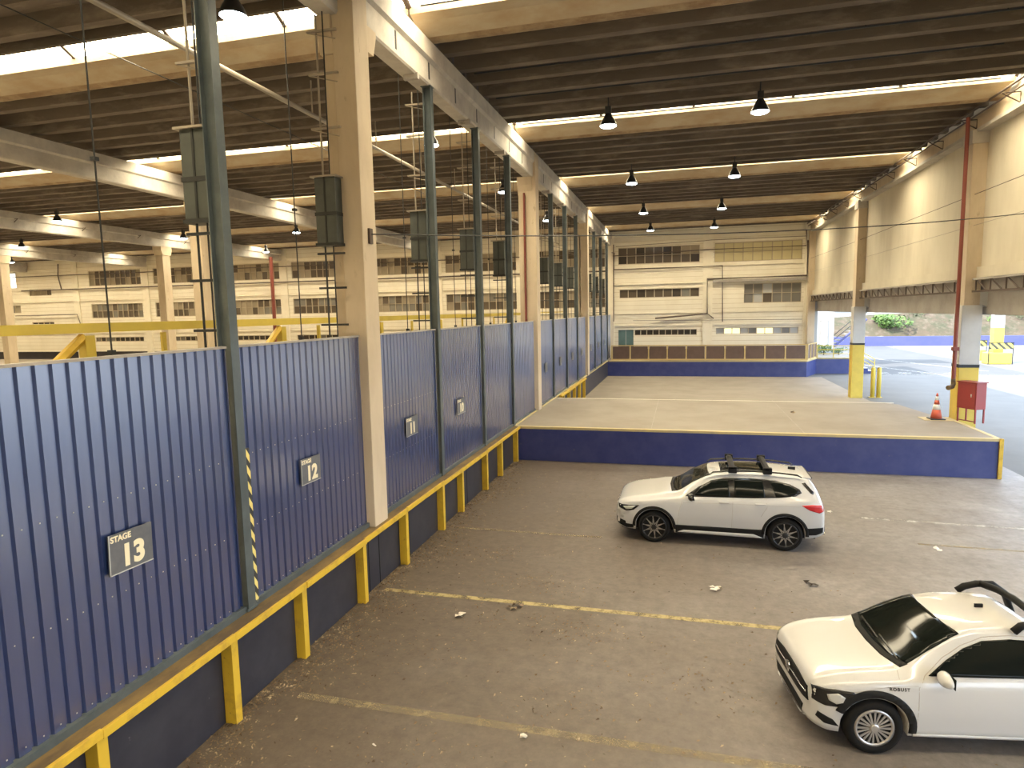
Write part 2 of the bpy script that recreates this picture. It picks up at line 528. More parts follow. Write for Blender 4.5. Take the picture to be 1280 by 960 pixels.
WIN = []   # x0,x1,z0,z1,cols,rows,palette
starts = [-58.3, -50.4, -42.6, -34.9, -27.2, -19.8, -12.4]
for k, x in enumerate(starts):
    WIN.append((x, x + 6.4, 8.55, 10.05, 10, 2, 'mix'))
    WIN.append((x, x + 6.4, 5.3, 6.72, 10, 2, 'mix'))
    WIN.append((x + 0.2, x + 6.2, 2.9, 3.36, 10, 1, 'dark'))
WIN += [(-5.0, 1.3, 8.68, 10.02, 9, 2, 'brown'), (-4.9, 1.3, 6.0, 6.7, 9, 1, 'brown'), (-3.7, 1.15, 2.98, 3.46, 10, 1, 'dark'),
        (2.42, 8.7, 8.6, 10.06, 9, 2, 'white'), (4.62, 8.72, 5.4, 6.9, 6, 2, 'grey'), (2.6, 8.6, 3.02, 3.52, 10, 1, 'low')]
WIN += [(-66.3, -63.3, 7.75, 8.45, 4, 1, 'mix'), (-66.3, -63.3, 4.4, 5.0, 4, 1, 'dark'), (-69.4, -67.6, 6.0, 6.8, 2, 1, 'mix'), (-70.0, -67.9, 8.6, 10.2, 2, 2, 'bright')]
bm = bmesh.new()
holes_wall(bm, -81, 9.6, 2.3, 12.6, [q[:4] for q in WIN] + [(-5.0, -3.78, 1.9, 3.45)], FARY, FARY + 0.35)
wb = struct(obj('wall_back', bm, M_cream))
obj('backing', B((-81, 9.6, FARY + 0.35, FARY + 0.5, 1.0, 12.6)), M_dark, wb)
obj('recess_lining', B((-81, 9.2, FARY + 0.25, FARY + 0.35, 1.1, 2.3)), M_dark, wb)
for x in (-73.5, -60, -51.3, -43.4, -35.7, -28, -20.5, -13.1, -5.7, 1.93, 9.25):
    obj('pilaster', B((x - 0.36, x + 0.36, FARY - 0.12, FARY + 0.02, 1.15, 11.6)), M_creamtrim, wb)
for z, d in ((10.35, 0.1), (8.3, 0.08), (7.05, 0.1), (4.72, 0.05), (3.75, 0.07)):
    obj('ledge', B((-81, 9.6, FARY - d, FARY + 0.02, z, z + 0.09)), M_creamtrim, wb)
obj('ledge', B((2.3, 9.0, FARY - 0.3, FARY + 0.02, 7.05, 7.25)), M_lintel, wb)

pane_cache = {}
for n, (x0, x1, z0, z1, c, r, pal) in enumerate(WIN):
    bm = bmesh.new()
    y0, y1 = FARY + 0.08, FARY + 0.2
    fr = 0.05
    bx(bm, x0, x1, y0, y1, z0, z0 + fr)
    bx(bm, x0, x1, y0, y1, z1 - fr, z1)
    for i in range(c + 1):
        x = x0 + (x1 - x0) * i / c
        bx(bm, max(x0, x - 0.03), min(x1, x + 0.03), y0, y1, z0 + fr, z1 - fr)
    for j in range(1, r):
        z = z0 + (z1 - z0) * j / r
        bx(bm, x0, x1, y0 + 0.02, y1, z - 0.02, z + 0.02)
    W = struct(obj('window_%d' % (n + 1), bm, M_frame))
    pw, ph = (x1 - x0) / c, (z1 - z0) / r
    for i in range(c):
        for j in range(r):
            if pal == 'brown':
                mm = M_pane[3] if (i > 6 and j == 1 and z0 > 8) else M_pane[random.choice((0, 0, 1, 0, 2) if z0 < 8 else (0, 0, 1))]
            elif pal == 'white':
                mm = M_panewhite
            elif pal == 'grey':
                mm = random.choice((M_pane[2], M_panelight, M_pane[2], M_pane[0]))
            elif pal == 'low':
                mm = M_paneyel if i in (1, 2, 5, 6) else random.choice((M_panelight, M_pane[2]))
            elif pal == 'dark':
                mm = M_pane[random.choice((1, 1, 1, 2))]
            elif pal == 'bright':
                mm = M_panebright
            else:
                mm = M_pane[random.choice((0, 2, 0, 3) if z0 < 8 else (0, 3, 3, 0))]
            key = (round(pw, 3), round(ph, 3), mm.name)
            if key not in pane_cache:
                b2 = B((-pw / 2 + 0.03, pw / 2 - 0.03, 0, 0.03, -ph / 2 + 0.02, ph / 2 - 0.02))
                me = bpy.data.meshes.new('pane')
                b2.to_mesh(me)
                b2.free()
                me.materials.append(mm)
                pane_cache[key] = me
            p = link(bpy.data.objects.new('pane', pane_cache[key]), W)
            p.location = (x0 + pw * (i + 0.5), FARY + 0.16, z0 + ph * (j + 0.5))
d1 = struct(obj('door_1', B((-5.0, -3.78, FARY + 0.1, FARY + 0.2, 1.2, 3.45)), M_teal))
obj('door_leaf', B((-4.95, -4.42, FARY + 0.05, FARY + 0.12, 1.25, 3.4)), M_teal, d1)
obj('door_leaf', B((-4.36, -3.83, FARY + 0.05, FARY + 0.12, 1.25, 3.4)), M_teal, d1)
obj('door_gap', B((-4.42, -4.36, FARY + 0.06, FARY + 0.11, 1.25, 3.4)), M_panelight, d1)

# ---- roof
ceil = bpy.data.objects.new('ceiling', None)
COL.objects.link(ceil)
struct(ceil)
GX = [9.55, -5.75, -20.9, -36.0, -51.1, -66.2, -81.3]
YN = [-12.9 + 9.1 * k for k in range(8)]
SLW = 2.1
bm = bmesh.new()
zs, zr = 11.66, 11.30
prof = [(0.01, 11.9), (0.01, zs + .05), (0.30, zs), (0.38, zr), (0.62, zr), (0.70, zs), (1.40, zs), (1.48, zr), (1.72, zr), (1.80, zs), (SLW - 0.01, zs + .05), (SLW - 0.01, 11.9)]
prism(bm, prof, 'x', 0, 15.1)
slab_me = bpy.data.meshes.new('roof_slab')
bmesh.ops.recalc_face_normals(bm, faces=bm.faces[:])
bm.to_mesh(slab_me)
bm.free()
slab_me.materials.append(M_slab)
gp = [(-.75, 11.66), (-.75, 11.50), (-.52, 11.42), (-.34, 11.31), (-.18, 11.22), (-.06, 11.18), (.06, 11.18), (.18, 11.22), (.34, 11.31), (.52, 11.42), (.75, 11.60), (.75, 11.72)]
bm = bmesh.new()
fs = prism(bm, gp, 'x', 0, 15.1)
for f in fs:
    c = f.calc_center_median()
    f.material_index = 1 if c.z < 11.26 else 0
bmesh.ops.recalc_face_normals(bm, faces=bm.faces[:])
gut_me = bpy.data.meshes.new('gutter_beam')
bm.to_mesh(gut_me)
bm.free()
gut_me.materials.append(M_gutter)
gut_me.materials.append(M_gutlow)
G0, G1 = 7.0, 8.37
bm = bmesh.new()
prism(bm, [(G0, 12.42), (G0 + 0.02, 12.45), (G1 + .02, 11.68), (G1, 11.65)], 'x', 0.04, 2.98)
bmesh.ops.recalc_face_normals(bm, faces=bm.faces[:])
sky_me = bpy.data.meshes.new('skylight_sheet')
bm.to_mesh(sky_me)
bm.free()
sky_me.materials.append(M_glass_sky)
bm = bmesh.new()
prism(bm, [(G0 - 0.05, 12.37), (G0 - 0.05, 12.5), (G1 + .1, 11.74), (G1 + .02, 11.60)], 'x', -0.045, 0.045)
raf_me = bpy.data.meshes.new('rafter')
bmesh.ops.recalc_face_normals(bm, faces=bm.faces[:])
bm.to_mesh(raf_me)
bm.free()
raf_me.materials.append(M_pipe)
bm = bmesh.new()
bx(bm, 0, 15.1, (G0 + G1) / 2 - 0.03, (G0 + G1) / 2 + 0.03, 12.0, 12.06)
purl_me = bpy.data.meshes.new('purlin')
bm.to_mesh(purl_me)
bm.free()
purl_me.materials.append(M_pipe)
bm = bmesh.new()
bx(bm, 0, 15.1, G0 - 0.12, G0 - 0.02, 11.27, 12.46)
ups_me = bpy.data.meshes.new('upstand')
bm.to_mesh(ups_me)
bm.free()
ups_me.materials.append(M_slab)


def piece(name, me, loc):
    o = link(bpy.data.objects.new(name, me), ceil)
    o.location = loc
    return o


for gi in range(6):
    x = GX[gi + 1] + 0.02
    for yn in YN:
        if yn > -9:
            piece('gutter_beam', gut_me, (x, yn, 0))
        for s in range(3):
            ys = yn + 0.6 + s * SLW
            if -11.2 < ys < 52.9:
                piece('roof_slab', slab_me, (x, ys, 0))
        if yn < 45:
            piece('upstand', ups_me, (x, yn, 0))
            piece('purlin', purl_me, (x, yn, 0))
            for q in range(5):
                piece('skylight_sheet', sky_me, (x + q * 3.02, yn, 0))
            for q in range(6):
                piece('rafter', raf_me, (x + q * 3.02, yn, 0))

# ================================================================ GIRDERS, COLUMNS
def girder(label, x, y0, y1, slots=True, z0=10.2, m=M_girder):
    t = thing('concrete_girder', label, 'girder', (x, y0, z0), 0, 'longitudinal roof girders')
    L = y1 - y0
    bm = bmesh.new()
    prism(bm, [(-.17, 0), (.17, 0), (.2, .04), (.2, .5), (-.2, .5), (-.2, .04)], 'y', 0, L)
    obj('lower_beam', bm, m, t)
    bm = bmesh.new()
    prism(bm, [(-.2, .5), (.2, .5), (.27, .56), (.27, .93), (-.27, .93), (-.27, .56)], 'y', 0, L)
    obj('upper_flange', bm, m, t)
    if slots:
        n = int(L / 1.75)
        sl = None
        for i in range(1, n + 1):
            if sl is None:
                sl = obj('slot', B((0.18, 0.204, -0.035, 0.035, 0.12, 0.48)), M_steeldk, t)
            else:
                sl = link(bpy.data.objects.new('slot', sl.data), t)
            sl.location = (0, i * 1.75 - 0.3, 0)
            if i % 2 == 0:
                br = obj('hanger_bracket', B((-.1, .23, -.05, .05, -.1, .02)), M_lintel, t)
                br.location = (0, i * 1.75 - 1.0, 0)
    return t


girder('cream concrete girder above the blue fence, beyond the nearest column', -5.75, 11.0, 24.7)
girder('cream concrete girder above the blue fence, between its second and third columns', -5.75, 25.2, 38.7)
girder('cream concrete girder above the blue fence, last span before the far facade', -5.75, 39.2, FARY - .15)
girder('concrete girder on a corbel at the top left, near side of the nearest column', -5.93, -9, 10.78, False)
girder('long weathered girder crossing the left hall, next beyond the fence line', -20.9, -9, FARY - .15, False)
girder('second girder line of the left hall with small brackets', -36.0, -9, FARY - .15, False)
girder('third girder line of the left hall, high at the far left', -51.1, -9, FARY - .15, False)
girder('farthest girder line at the left edge of the hall', -66.2, -9, FARY - .15, False)


def column(label, x0, x1, y0, y1, ztop, z0, corbel=None, paint=None, group='concrete hall columns'):
    t = thing('concrete_column', label, 'column', ((x0 + x1) / 2, (y0 + y1) / 2, z0), 0, group)
    hx, hy = (x1 - x0) / 2, (y1 - y0) / 2
    if paint:
        obj('painted_base', B((-hx, hx, -hy, hy, 0, paint - z0), bevel=0.015), paint_m[0], t)
        obj('dark_band', B((-hx - .005, hx + .005, -hy - .005, hy + .005, paint - z0, paint - z0 + 0.1)), M_steeldk, t)
        obj('shaft', B((-hx, hx, -hy, hy, paint - z0 + 0.1, ztop - z0), bevel=0.015), paint_m[1], t)
    else:
        obj('shaft', B((-hx, hx, -hy, hy, 0, ztop - z0), bevel=0.02), M_col, t)
    if corbel:
        for (cx0, cx1, cy0, cy1, cz0, cz1) in corbel:
            bm = bmesh.new()
            q = 0.35
            prism(bm, [(cy0, cz1 - z0), (cy1, cz1 - z0), (cy1, cz0 - z0 + q), (cy1 - .12, cz0 - z0), (cy0 + .12, cz0 - z0), (cy0, cz0 - z0 + q)], 'x', cx0, cx1)
            obj('corbel', bm, M_col, t)
    return t


column('tall cream column standing on the low wall beside sign 12', -5.86, -5.45, 10.5, 11.03, 11.1, 1.15, corbel=[(-.21, .19, .1, .62, 9.75, 10.2)])
column('tan column just behind the nearest fence column, under the near girder', -6.12, -5.87, 10.62, 11.12, 10.2, 1.15, corbel=[(-.15, .13, -.42, .3, 9.6, 10.2)])
for i, (yc, nm) in enumerate(((24.95, 'second'), (38.95, 'third'))):
    column('%s fence-line column with a corbel under the girder joint' % nm, -5.86, -5.45, yc - .28, yc + .28, 11.1, 1.15)
    column('rear shaft behind the %s fence-line column' % nm, -6.14, -5.95, yc - .28, yc + .28, 10.2, 1.15, corbel=[(-.12, .45, -.36, .36, 9.55, 10.2)])
for gx, nm in ((-20.9, 'next girder line'), (-36.0, 'second girder line'), (-51.1, 'third girder line'), (-66.2, 'farthest girder line')):
    for yc, nn in ((10.9, 'nearest'), (24.9, 'middle'), (38.9, 'far')):
        if gx == -20.9 and yc < 11:
            continue
        column('%s column of the %s in the left hall' % (nn, nm), gx - .3, gx + .3, yc - .35, yc + .35, 10.2, 1.12, corbel=[(-.36, .36, -.5, .5, 9.6, 10.2)])
paint_m = (M_yellowclean, M_greycol)
rc = []
for yc, nm in ((-3.1, 'behind the camera'), (10.9, 'nearest, beside the pickup'), (24.95, 'by the red hydrant box'), (38.95, 'beside the two yellow bollards')):
    t = column('side-wall column with yellow base, %s' % nm, 9.02, 9.62, yc - .3, yc + .3, 5.0, 0 if abs(yc - 24.95) > 1 else 0, paint=2.92, group='side wall columns')
    bm = B((-.25, .2, -.3, .3, 5.0, 10.62))
    obj('pilaster', bm, M_col, t)
    bm = bmesh.new()
    prism(bm, [(.0, 5.01), (.3, 5.01), (.9, 4.65), (1.05, 4.7), (1.05, 5.45), (.0, 5.45)], 'y', -.28, .28)
    obj('haunch', bm, M_greycol, t)
    obj('capital', B((-.3, .2, -.36, .36, 10.2, 10.62)), M_girder, t)
column('last side-wall pilaster in the corner of the far facade', 9.1, 9.6, 52.4, 53.0, 10.62, 1.2, group='side wall columns')

# steel truss below the wall band
tr_me = {}
for i, (ya, yb) in enumerate(((11.25, 24.6), (25.3, 38.6), (39.3, 52.35))):
    t = thing('steel_truss', 'light steel lattice truss under the side wall band, %s span from the camera' % ORD[i], 'truss', (9.3, ya, 5.42), 0, 'side wall trusses')
    L = yb - ya
    obj('top_chord', B((-.05, .05, 0, L, .40, .46)), M_lintel, t)
    obj('bottom_chord', B((-.05, .05, 0, L, 0, .06)), M_pipe, t)
    n = int(L / 1.0)
    for k in range(n):
        for nm, p in (('diagonal', [(0, 0, .05), (0, .72, .41)]), ('upright', [(0, .76, .41), (0, .76, .05)])):
            if nm not in tr_me:
                tr_me[nm] = obj(nm, T(p, .024, 6), M_pipe, t)
                d = tr_me[nm]
            else:
                d = link(bpy.data.objects.new(nm, tr_me[nm].data), t)
            d.location = (0, .1 + k * L / n, 0)

# ================================================================ FENCE
POSTS = [3.57, 7.07, 14.3, 17.82, 21.2, 28.5, 32.0, 35.45, 42.95, 46.55, 50.4]
bays = [(0.1, 3.5), (3.64, 6.99), (7.15, 10.5), (11.03, 14.22), (14.38, 17.74), (17.9, 21.12), (21.28, 24.67), (25.23, 28.42), (28.58, 31.92), (32.08, 35.37), (35.53, 38.67),
        (39.23, 42.87), (43.03, 46.47), (46.63, 50.32), (50.48, 52.85)]
bay_desc = ['out of frame beside the camera', 'carrying sign 13, nearest in view', 'carrying sign 12, left of the cream column', 'carrying sign 11, right of the cream column', 'carrying sign 10',
            'ending where the dock begins', 'at the near half of the dock', 'just past the second column', 'second past the second column', 'third past the second column', 'ending at the third column',
            'just past the third column', 'second past the third column', 'third past the third column', 'last, against the far facade']
sheet_cache = {}


def sheet_mesh(wid, n):
    key = (round(wid, 3), n)
    if key in sheet_cache:
        return sheet_cache[key]
    p = wid / n
    prof = []
    for i in range(n):
        b = i * p
        prof += [(0.0, b), (0.0, b + p * 0.68), (-0.032, b + p * 0.76), (-0.032, b + p * 0.92)]
    prof.append((0.0, wid))
    bm = bmesh.new()
    lo = [bm.verts.new((x, y, 0)) for x, y in prof]
    hi = [bm.verts.new((x, y, 3.48)) for x, y in prof]
    for i in range(len(prof) - 1):
        bm.faces.new((lo[i], lo[i + 1], hi[i + 1], hi[i]))
    ex = bmesh.ops.extrude_face_region(bm, geom=bm.faces[:])
    bmesh.ops.translate(bm, verts=[v for v in ex['geom'] if isinstance(v, bmesh.types.BMVert)], vec=(-0.006, 0, 0))
    bmesh.ops.recalc_face_normals(bm, faces=bm.faces[:])
    me = bpy.data.meshes.new('sheet')
    bm.to_mesh(me)
    bm.free()
    me.materials.append(M_blue)
    sheet_cache[key] = me
    return me


for (y0, y1), desc in zip(bays, bay_desc):
    t = thing('corrugated_panel', 'blue corrugated steel fence panel %s' % desc, 'fence panel', (XF, y0, 1.2), 0, 'blue corrugated fence panels')
    ns = 4 if y1 - y0 > 2.6 else 3
    wd = (y1 - y0) / ns
    me = sheet_mesh(wd, 5 if wd < 0.9 else 6)
    for i in range(ns):
        s = link(bpy.data.objects.new('sheet', me), t)
        s.location = (0.0 - (0.004 if i % 2 else 0), i * wd, 0.02)
    obj('sill_flashing', B((-.05, .05, 0, y1 - y0, -0.05, 0.05)), M_steel, t)
    obj('top_cap', B((-.05, .02, 0, y1 - y0, 3.49, 3.52)), M_lintel, t)
    if y1 < 15 and y0 > 1:
        bm = bmesh.new()
        for z in (0.10, 1.05, 2.05):
            for i in range(int((y1 - y0) / (wd / 5)) - 1):
                yy = (i + 0.34) * wd / 5
                bx(bm, 0, 0.005, yy, yy + 0.011, z + .004 * (i % 3), z + .004 * (i % 3) + 0.011)
        sc = obj('screw_heads', bm, M_panelight, t)
        sc['kind'] = 'stuff'


def ibeam(bm, hx, hy, tf, tw, z0, z1):
    bx(bm, hx - tf, hx, -hy, hy, z0, z1)
    bx(bm, -hx, -hx + tf, -hy, hy, z0, z1)
    bx(bm, -hx + tf, hx - tf, -tw, tw, z0, z1)


post_me = None
boxm = None
for i, y in enumerate(POSTS):
    t = thing('steel_fence_post', 'dark green steel post of the blue fence, %s from the camera' % ORD[i], 'fence post', (-5.64, y, 1.19), 0, 'steel fence posts')
    if post_me is None:
        bm = bmesh.new()
        ibeam(bm, 0.10, 0.075, 0.016, 0.01, 0, 9.02)
        post_me = obj('beam', bm, M_steel, t).data
        plate_me = obj('end_plate', B((-0.13, 0.11, -.1, .1, 0, 0.03)), M_steel, t).data
        obj('end_plate', B((-0.13, 0.13, -.11, .11, 8.99, 9.02)), M_steel, t)
    else:
        link(bpy.data.objects.new('beam', post_me), t)
        link(bpy.data.objects.new('end_plate', plate_me), t)
        link(bpy.data.objects.new('end_plate', plate_me), t).location = (0, 0, 8.99)
CW = [7.07, 10.2, 14.3, 17.82, 21.2, 28.5, 32.0, 35.45, 42.95, 46.55, 50.4]
cwm = {}
for i, y in enumerate(CW):
    t = thing('counterweight_rack', 'grey counterweight box on rods behind the fence, %s from the camera' % ORD[i], 'counterweight', (-6.02, y + 0.12, 1.2), 0, 'door counterweight racks')
    if not cwm:
        o = obj('weight_box', B((-.20, .20, -.04, .20, 5.15, 6.27), bevel=0.015), M_box, t)
        cwm['weight_box'] = o.data
        cwm['box_seam'] = obj('box_seam', B((-.02, .01, -.05, -.035, 5.15, 6.27)), M_steeldk, t).data
        cwm['box_band'] = obj('box_band', B((-.21, .21, -.05, .21, 5.62, 5.68)), M_steeldk, t).data
        cwm['box_lid'] = obj('box_lid', B((-.26, .24, -.08, .22, 6.27, 6.30)), M_pipegrey, t).data
        cwm['box_foot'] = obj('box_foot', B((-.22, .22, -.06, .21, 5.10, 5.15)), M_steeldk, t).data
        cwm['rod'] = obj('rod', T([(-.08, 0.02, 0), (-.08, .02, 5.1)], .016, 6), M_steeldk, t).data
        obj('rod', T([(.08, 0.02, 0), (.08, .02, 9.0)], .012, 6), M_steeldk, t)
        obj('rod', T([(-.1, .1, 6.3), (-.1, .1, 9.0)], .018, 6), M_pipegrey, t)
        for z in (3.7, 4.35, 4.95):
            obj('lower_bracket', B((-.22, .3, -.02, .03, z, z + 0.035)), M_steeldk, t)
        for z in (7.1, 8.0, 8.7):
            br = obj('upper_bracket', B((-.26, .3, .05, .1, z, z + 0.03)), M_pipegrey, t)
            obj('bracket_stay', T([(-.25, .07, z), (.28, .07, z - 0.14)], .01, 5), M_pipegrey, br)
        proto = t
    else:
        for ch in proto.children:
            c = ch.copy()
            COL.objects.link(c)
            c.parent = t
            for g in ch.children:
                d = g.copy()
                COL.objects.link(d)
                d.parent = c
HC = [5.75, 9.45, 13.75, 17.0, 20.4, 23.8]
for i, y in enumerate(HC):
    t = thing('hanging_cable', 'thin dark hoist cable hanging behind the fence, %s from the camera' % ORD[i], 'cable', (-6.1, y, 4.4), 0, 'hoist cables')
    obj('cable', T([(0, 0, 0.3), (0, 0, 7.3)], 0.010, 5), M_steeldk, t)
    obj('handle', B((-.03, .03, -.03, .03, 0, 0.35)), M_steeldk, t)
    obj('pulley', B((-.03, .03, -.03, .03, 2.38, 2.42)), M_steeldk, t)

# signs
def fsign(label, y, z, wd, ht, num, tilt=0.0, x=-5.585, small=None):
    t = thing('stage_sign', label, 'sign', (x, y, z), 0, 'stage signs')
    bm = B((0, 0.012, -wd / 2, wd / 2, -ht / 2, ht / 2))
    o = obj('plate', bm, M_sign, t)
    o.rotation_euler = (tilt, 0, 0)
    bm = bmesh.new()
    for a in ((0.011, 0.016, -wd / 2, -wd / 2 + .012, -ht / 2, ht / 2), (0.011, 0.016, -wd / 2, wd / 2, -ht / 2, -ht / 2 + .01)):
        bx(bm, *a)
    o = obj('plate_edge', bm, M_panelight, t)
    o.rotation_euler = (tilt, 0, 0)
    base = Matrix.Rotation(tilt, 4, 'X') @ Matrix(((0, 0, 1, 0.013), (1, 0, 0, 0), (0, 1, 0, 0), (0, 0, 0, 1)))
    if num:
        text('number', num, 0.31, M_signtxt, t, base @ Matrix.Translation((0.02, -0.055, 0)), 0.014)
        text('caption', 'STAGE', 0.085, M_signtxt, t, base @ Matrix.Translation((-wd / 2 + .15, ht / 2 - .055, 0)), 0.003)
    return t


fsign('dark sign plate reading STAGE 13 on the nearest blue panel', 5.28, 2.69, .55, .42, '13', -0.035)
fsign('dark sign plate reading STAGE 12 left of the cream column', 8.69, 2.70, .53, .40, '12', -0.02)
fsign('dark sign plate reading 11 right of the cream column', 12.6, 2.70, .6, .40, '11')
fsign('dark sign plate reading 10 two panels past the cream column', 15.8, 2.66, .6, .40, '10')
for i, y in enumerate((26.8, 30.2, 33.7, 37.0, 41.0, 44.8, 48.5)):
    fsign('small scuffed sign plate far along the fence, %s past the second column' % ORD[i], y, 2.7, .5, .4, None)
tag(obj('hazard_strip', B((-5.60, -5.57, 7.18, 7.25, 1.22, 3.35)), M_hazard), 'black and yellow striped guard strip beside the nearest fence post', 'hazard strip')

# yellow guard rail in front of the low wall
t = thing('guard_rail', 'yellow steel guard rail with posts along the foot of the blue fence', 'guard rail', (-5.42, 0, 0))
PY = [2.8, 4.55, 6.45, 8.02, 9.88, 11.68, 13.8, 15.2, 17.3, 18.9, 20.85]
pm = None
for y in PY:
    if pm is None:
        pm = obj('post', B((-.1, .06, -.06, .06, 0, 1.12), bevel=0.006), M_yellow, t)
    else:
        pm = link(bpy.data.objects.new('post', pm.data), t)
    pm.location = (random.uniform(-.01, .01), y, 0)
for a, b_ in zip([0.5] + PY, PY + [21.1]):
    dz = random.uniform(-.012, .012)
    dx = random.uniform(-.012, .012)
    obj('rail', B((.06 + dx, .10 + dx, a + .0, b_ - .0, 1.09 + dz, 1.182 + dz), bevel=0.004), M_yellow, t)
obj('rail_top', B((-.18, .062, 0.5, 21.1, 1.13, 1.172)), M_yellowdirt, t)
t = thing('guard_rail', 'short yellow guard rail with posts on the wall beyond the dock', 'guard rail', (-5.42, 29, 0))
for y in (0.9, 2.6, 4.3, 6.0, 7.8):
    pm = link(bpy.data.objects.new('post', pm.data), t)
    pm.location = (0, y, 0)
obj('rail', B((-.05, .08, 0.2, 8.2, 1.10, 1.185)), M_yellow, t)

# ================================================================ CARS
def pchip(xs, ys, x):
    n = len(xs)
    if x <= xs[0]:
        return ys[0]
    if x >= xs[-1]:
        return ys[-1]
    i = max(k for k in range(n - 1) if xs[k] <= x)

    def slope(k):
        if k == 0:
            return (ys[1] - ys[0]) / (xs[1] - xs[0])
        if k == n - 1:
            return (ys[-1] - ys[-2]) / (xs[-1] - xs[-2])
        a = (ys[k] - ys[k - 1]) / (xs[k] - xs[k - 1])
        b = (ys[k + 1] - ys[k]) / (xs[k + 1] - xs[k])
        return 0 if a * b <= 0 else 2 * a * b / (a + b)
    h = xs[i + 1] - xs[i]
    u = (x - xs[i]) / h
    m0, m1 = slope(i) * h, slope(i + 1) * h
    return (2 * u ** 3 - 3 * u * u + 1) * ys[i] + (u ** 3 - 2 * u * u + u) * m0 + (-2 * u ** 3 + 3 * u * u) * ys[i + 1] + (u ** 3 - u * u) * m1


def car_body(st, axles, rar, zc, zbase, sidef, sh=0.0, fr=1.0):
    st = [((s_[0] * fr) if s_[0] < 0 else s_[0],) + s_[1:] for s_ in st]
    zbase = [((q[0] * fr) if q[0] < 0 else q[0], q[1]) for q in zbase]
    st = [((s_[0] + sh) if s_[0] > .3 else s_[0],) + s_[1:] for s_ in st]
    zbase = zbase[:-1] + [(zbase[-1][0] + sh, zbase[-1][1])]
    xs = [s[0] for s in st]
    P = [[s[k] for s in st] for k in range(1, 5)]
    X = set()
    for i in range(91):
        X.add(round(xs[0] + (xs[-1] - xs[0]) * i / 90, 4))
    for s in xs:
        X.add(s)
    for i in range(1, 6):
        X.add(round(xs[0] + 0.02 * i, 4))
        X.add(round(xs[-1] - 0.02 * i, 4))
    for a in axles:
        for k in range(17):
            X.add(round(a + rar * cos(pi * k / 16) * 0.9999, 4))
    X = sorted(X)
    X = [x for i, x in enumerate(X) if i == 0 or x - X[i - 1] > 0.003]
    rows = []
    for x in X:
        W, zb_, zt, Wr = (pchip(xs, p, x) for p in P)
        zb = pchip([q[0] for q in zbase], [q[1] for q in zbase], x)
        for a in axles:
            if abs(x - a) < rar:
                zb = max(zb, zc + sqrt(rar * rar - (x - a) ** 2))
        zb = min(zb, zb_ - 0.06)
        d = zt - zb_
        pts = [(max(W - 0.26, W * 0.5), zb)]
        for k in range(9):
            z = zb + (zb_ - 0.025 - zb) * k / 8
            pts.append((W * pchip([q[0] for q in sidef], [q[1] for q in sidef], z / zb_), z))
        y0 = W * 0.955
        pts.append((y0, zb_))
        for k in range(1, 5):
            u = k / 5
            pts.append((y0 + (Wr - y0) * u + 0.02 * sin(pi * u) * min(1, d * 2), zb_ + d * 0.86 * u))
        pts += [(Wr, zb_ + d * .86), (Wr * .955, zb_ + d * .93), (Wr * .86, zb_ + d * .965), (Wr * .6, zb_ + d * .985), (Wr * .3, zb_ + d * .996), (0, zt)]
        rows.append((x, pts))
    bm = bmesh.new()
    grid = []
    for x, pts in rows:
        full = [(-y, z) for y, z in pts] + [(y, z) for y, z in pts[::-1][1:]]
        grid.append([bm.verts.new((x, y, z)) for y, z in full])
    for A, C in zip(grid, grid[1:]):
        for k in range(len(A) - 1):
            bm.faces.new((A[k], C[k], C[k + 1], A[k + 1]))
    bm.faces.new(grid[0])
    bm.faces.new(grid[-1][::-1])
    bmesh.ops.recalc_face_normals(bm, faces=bm.faces[:])
    return bm


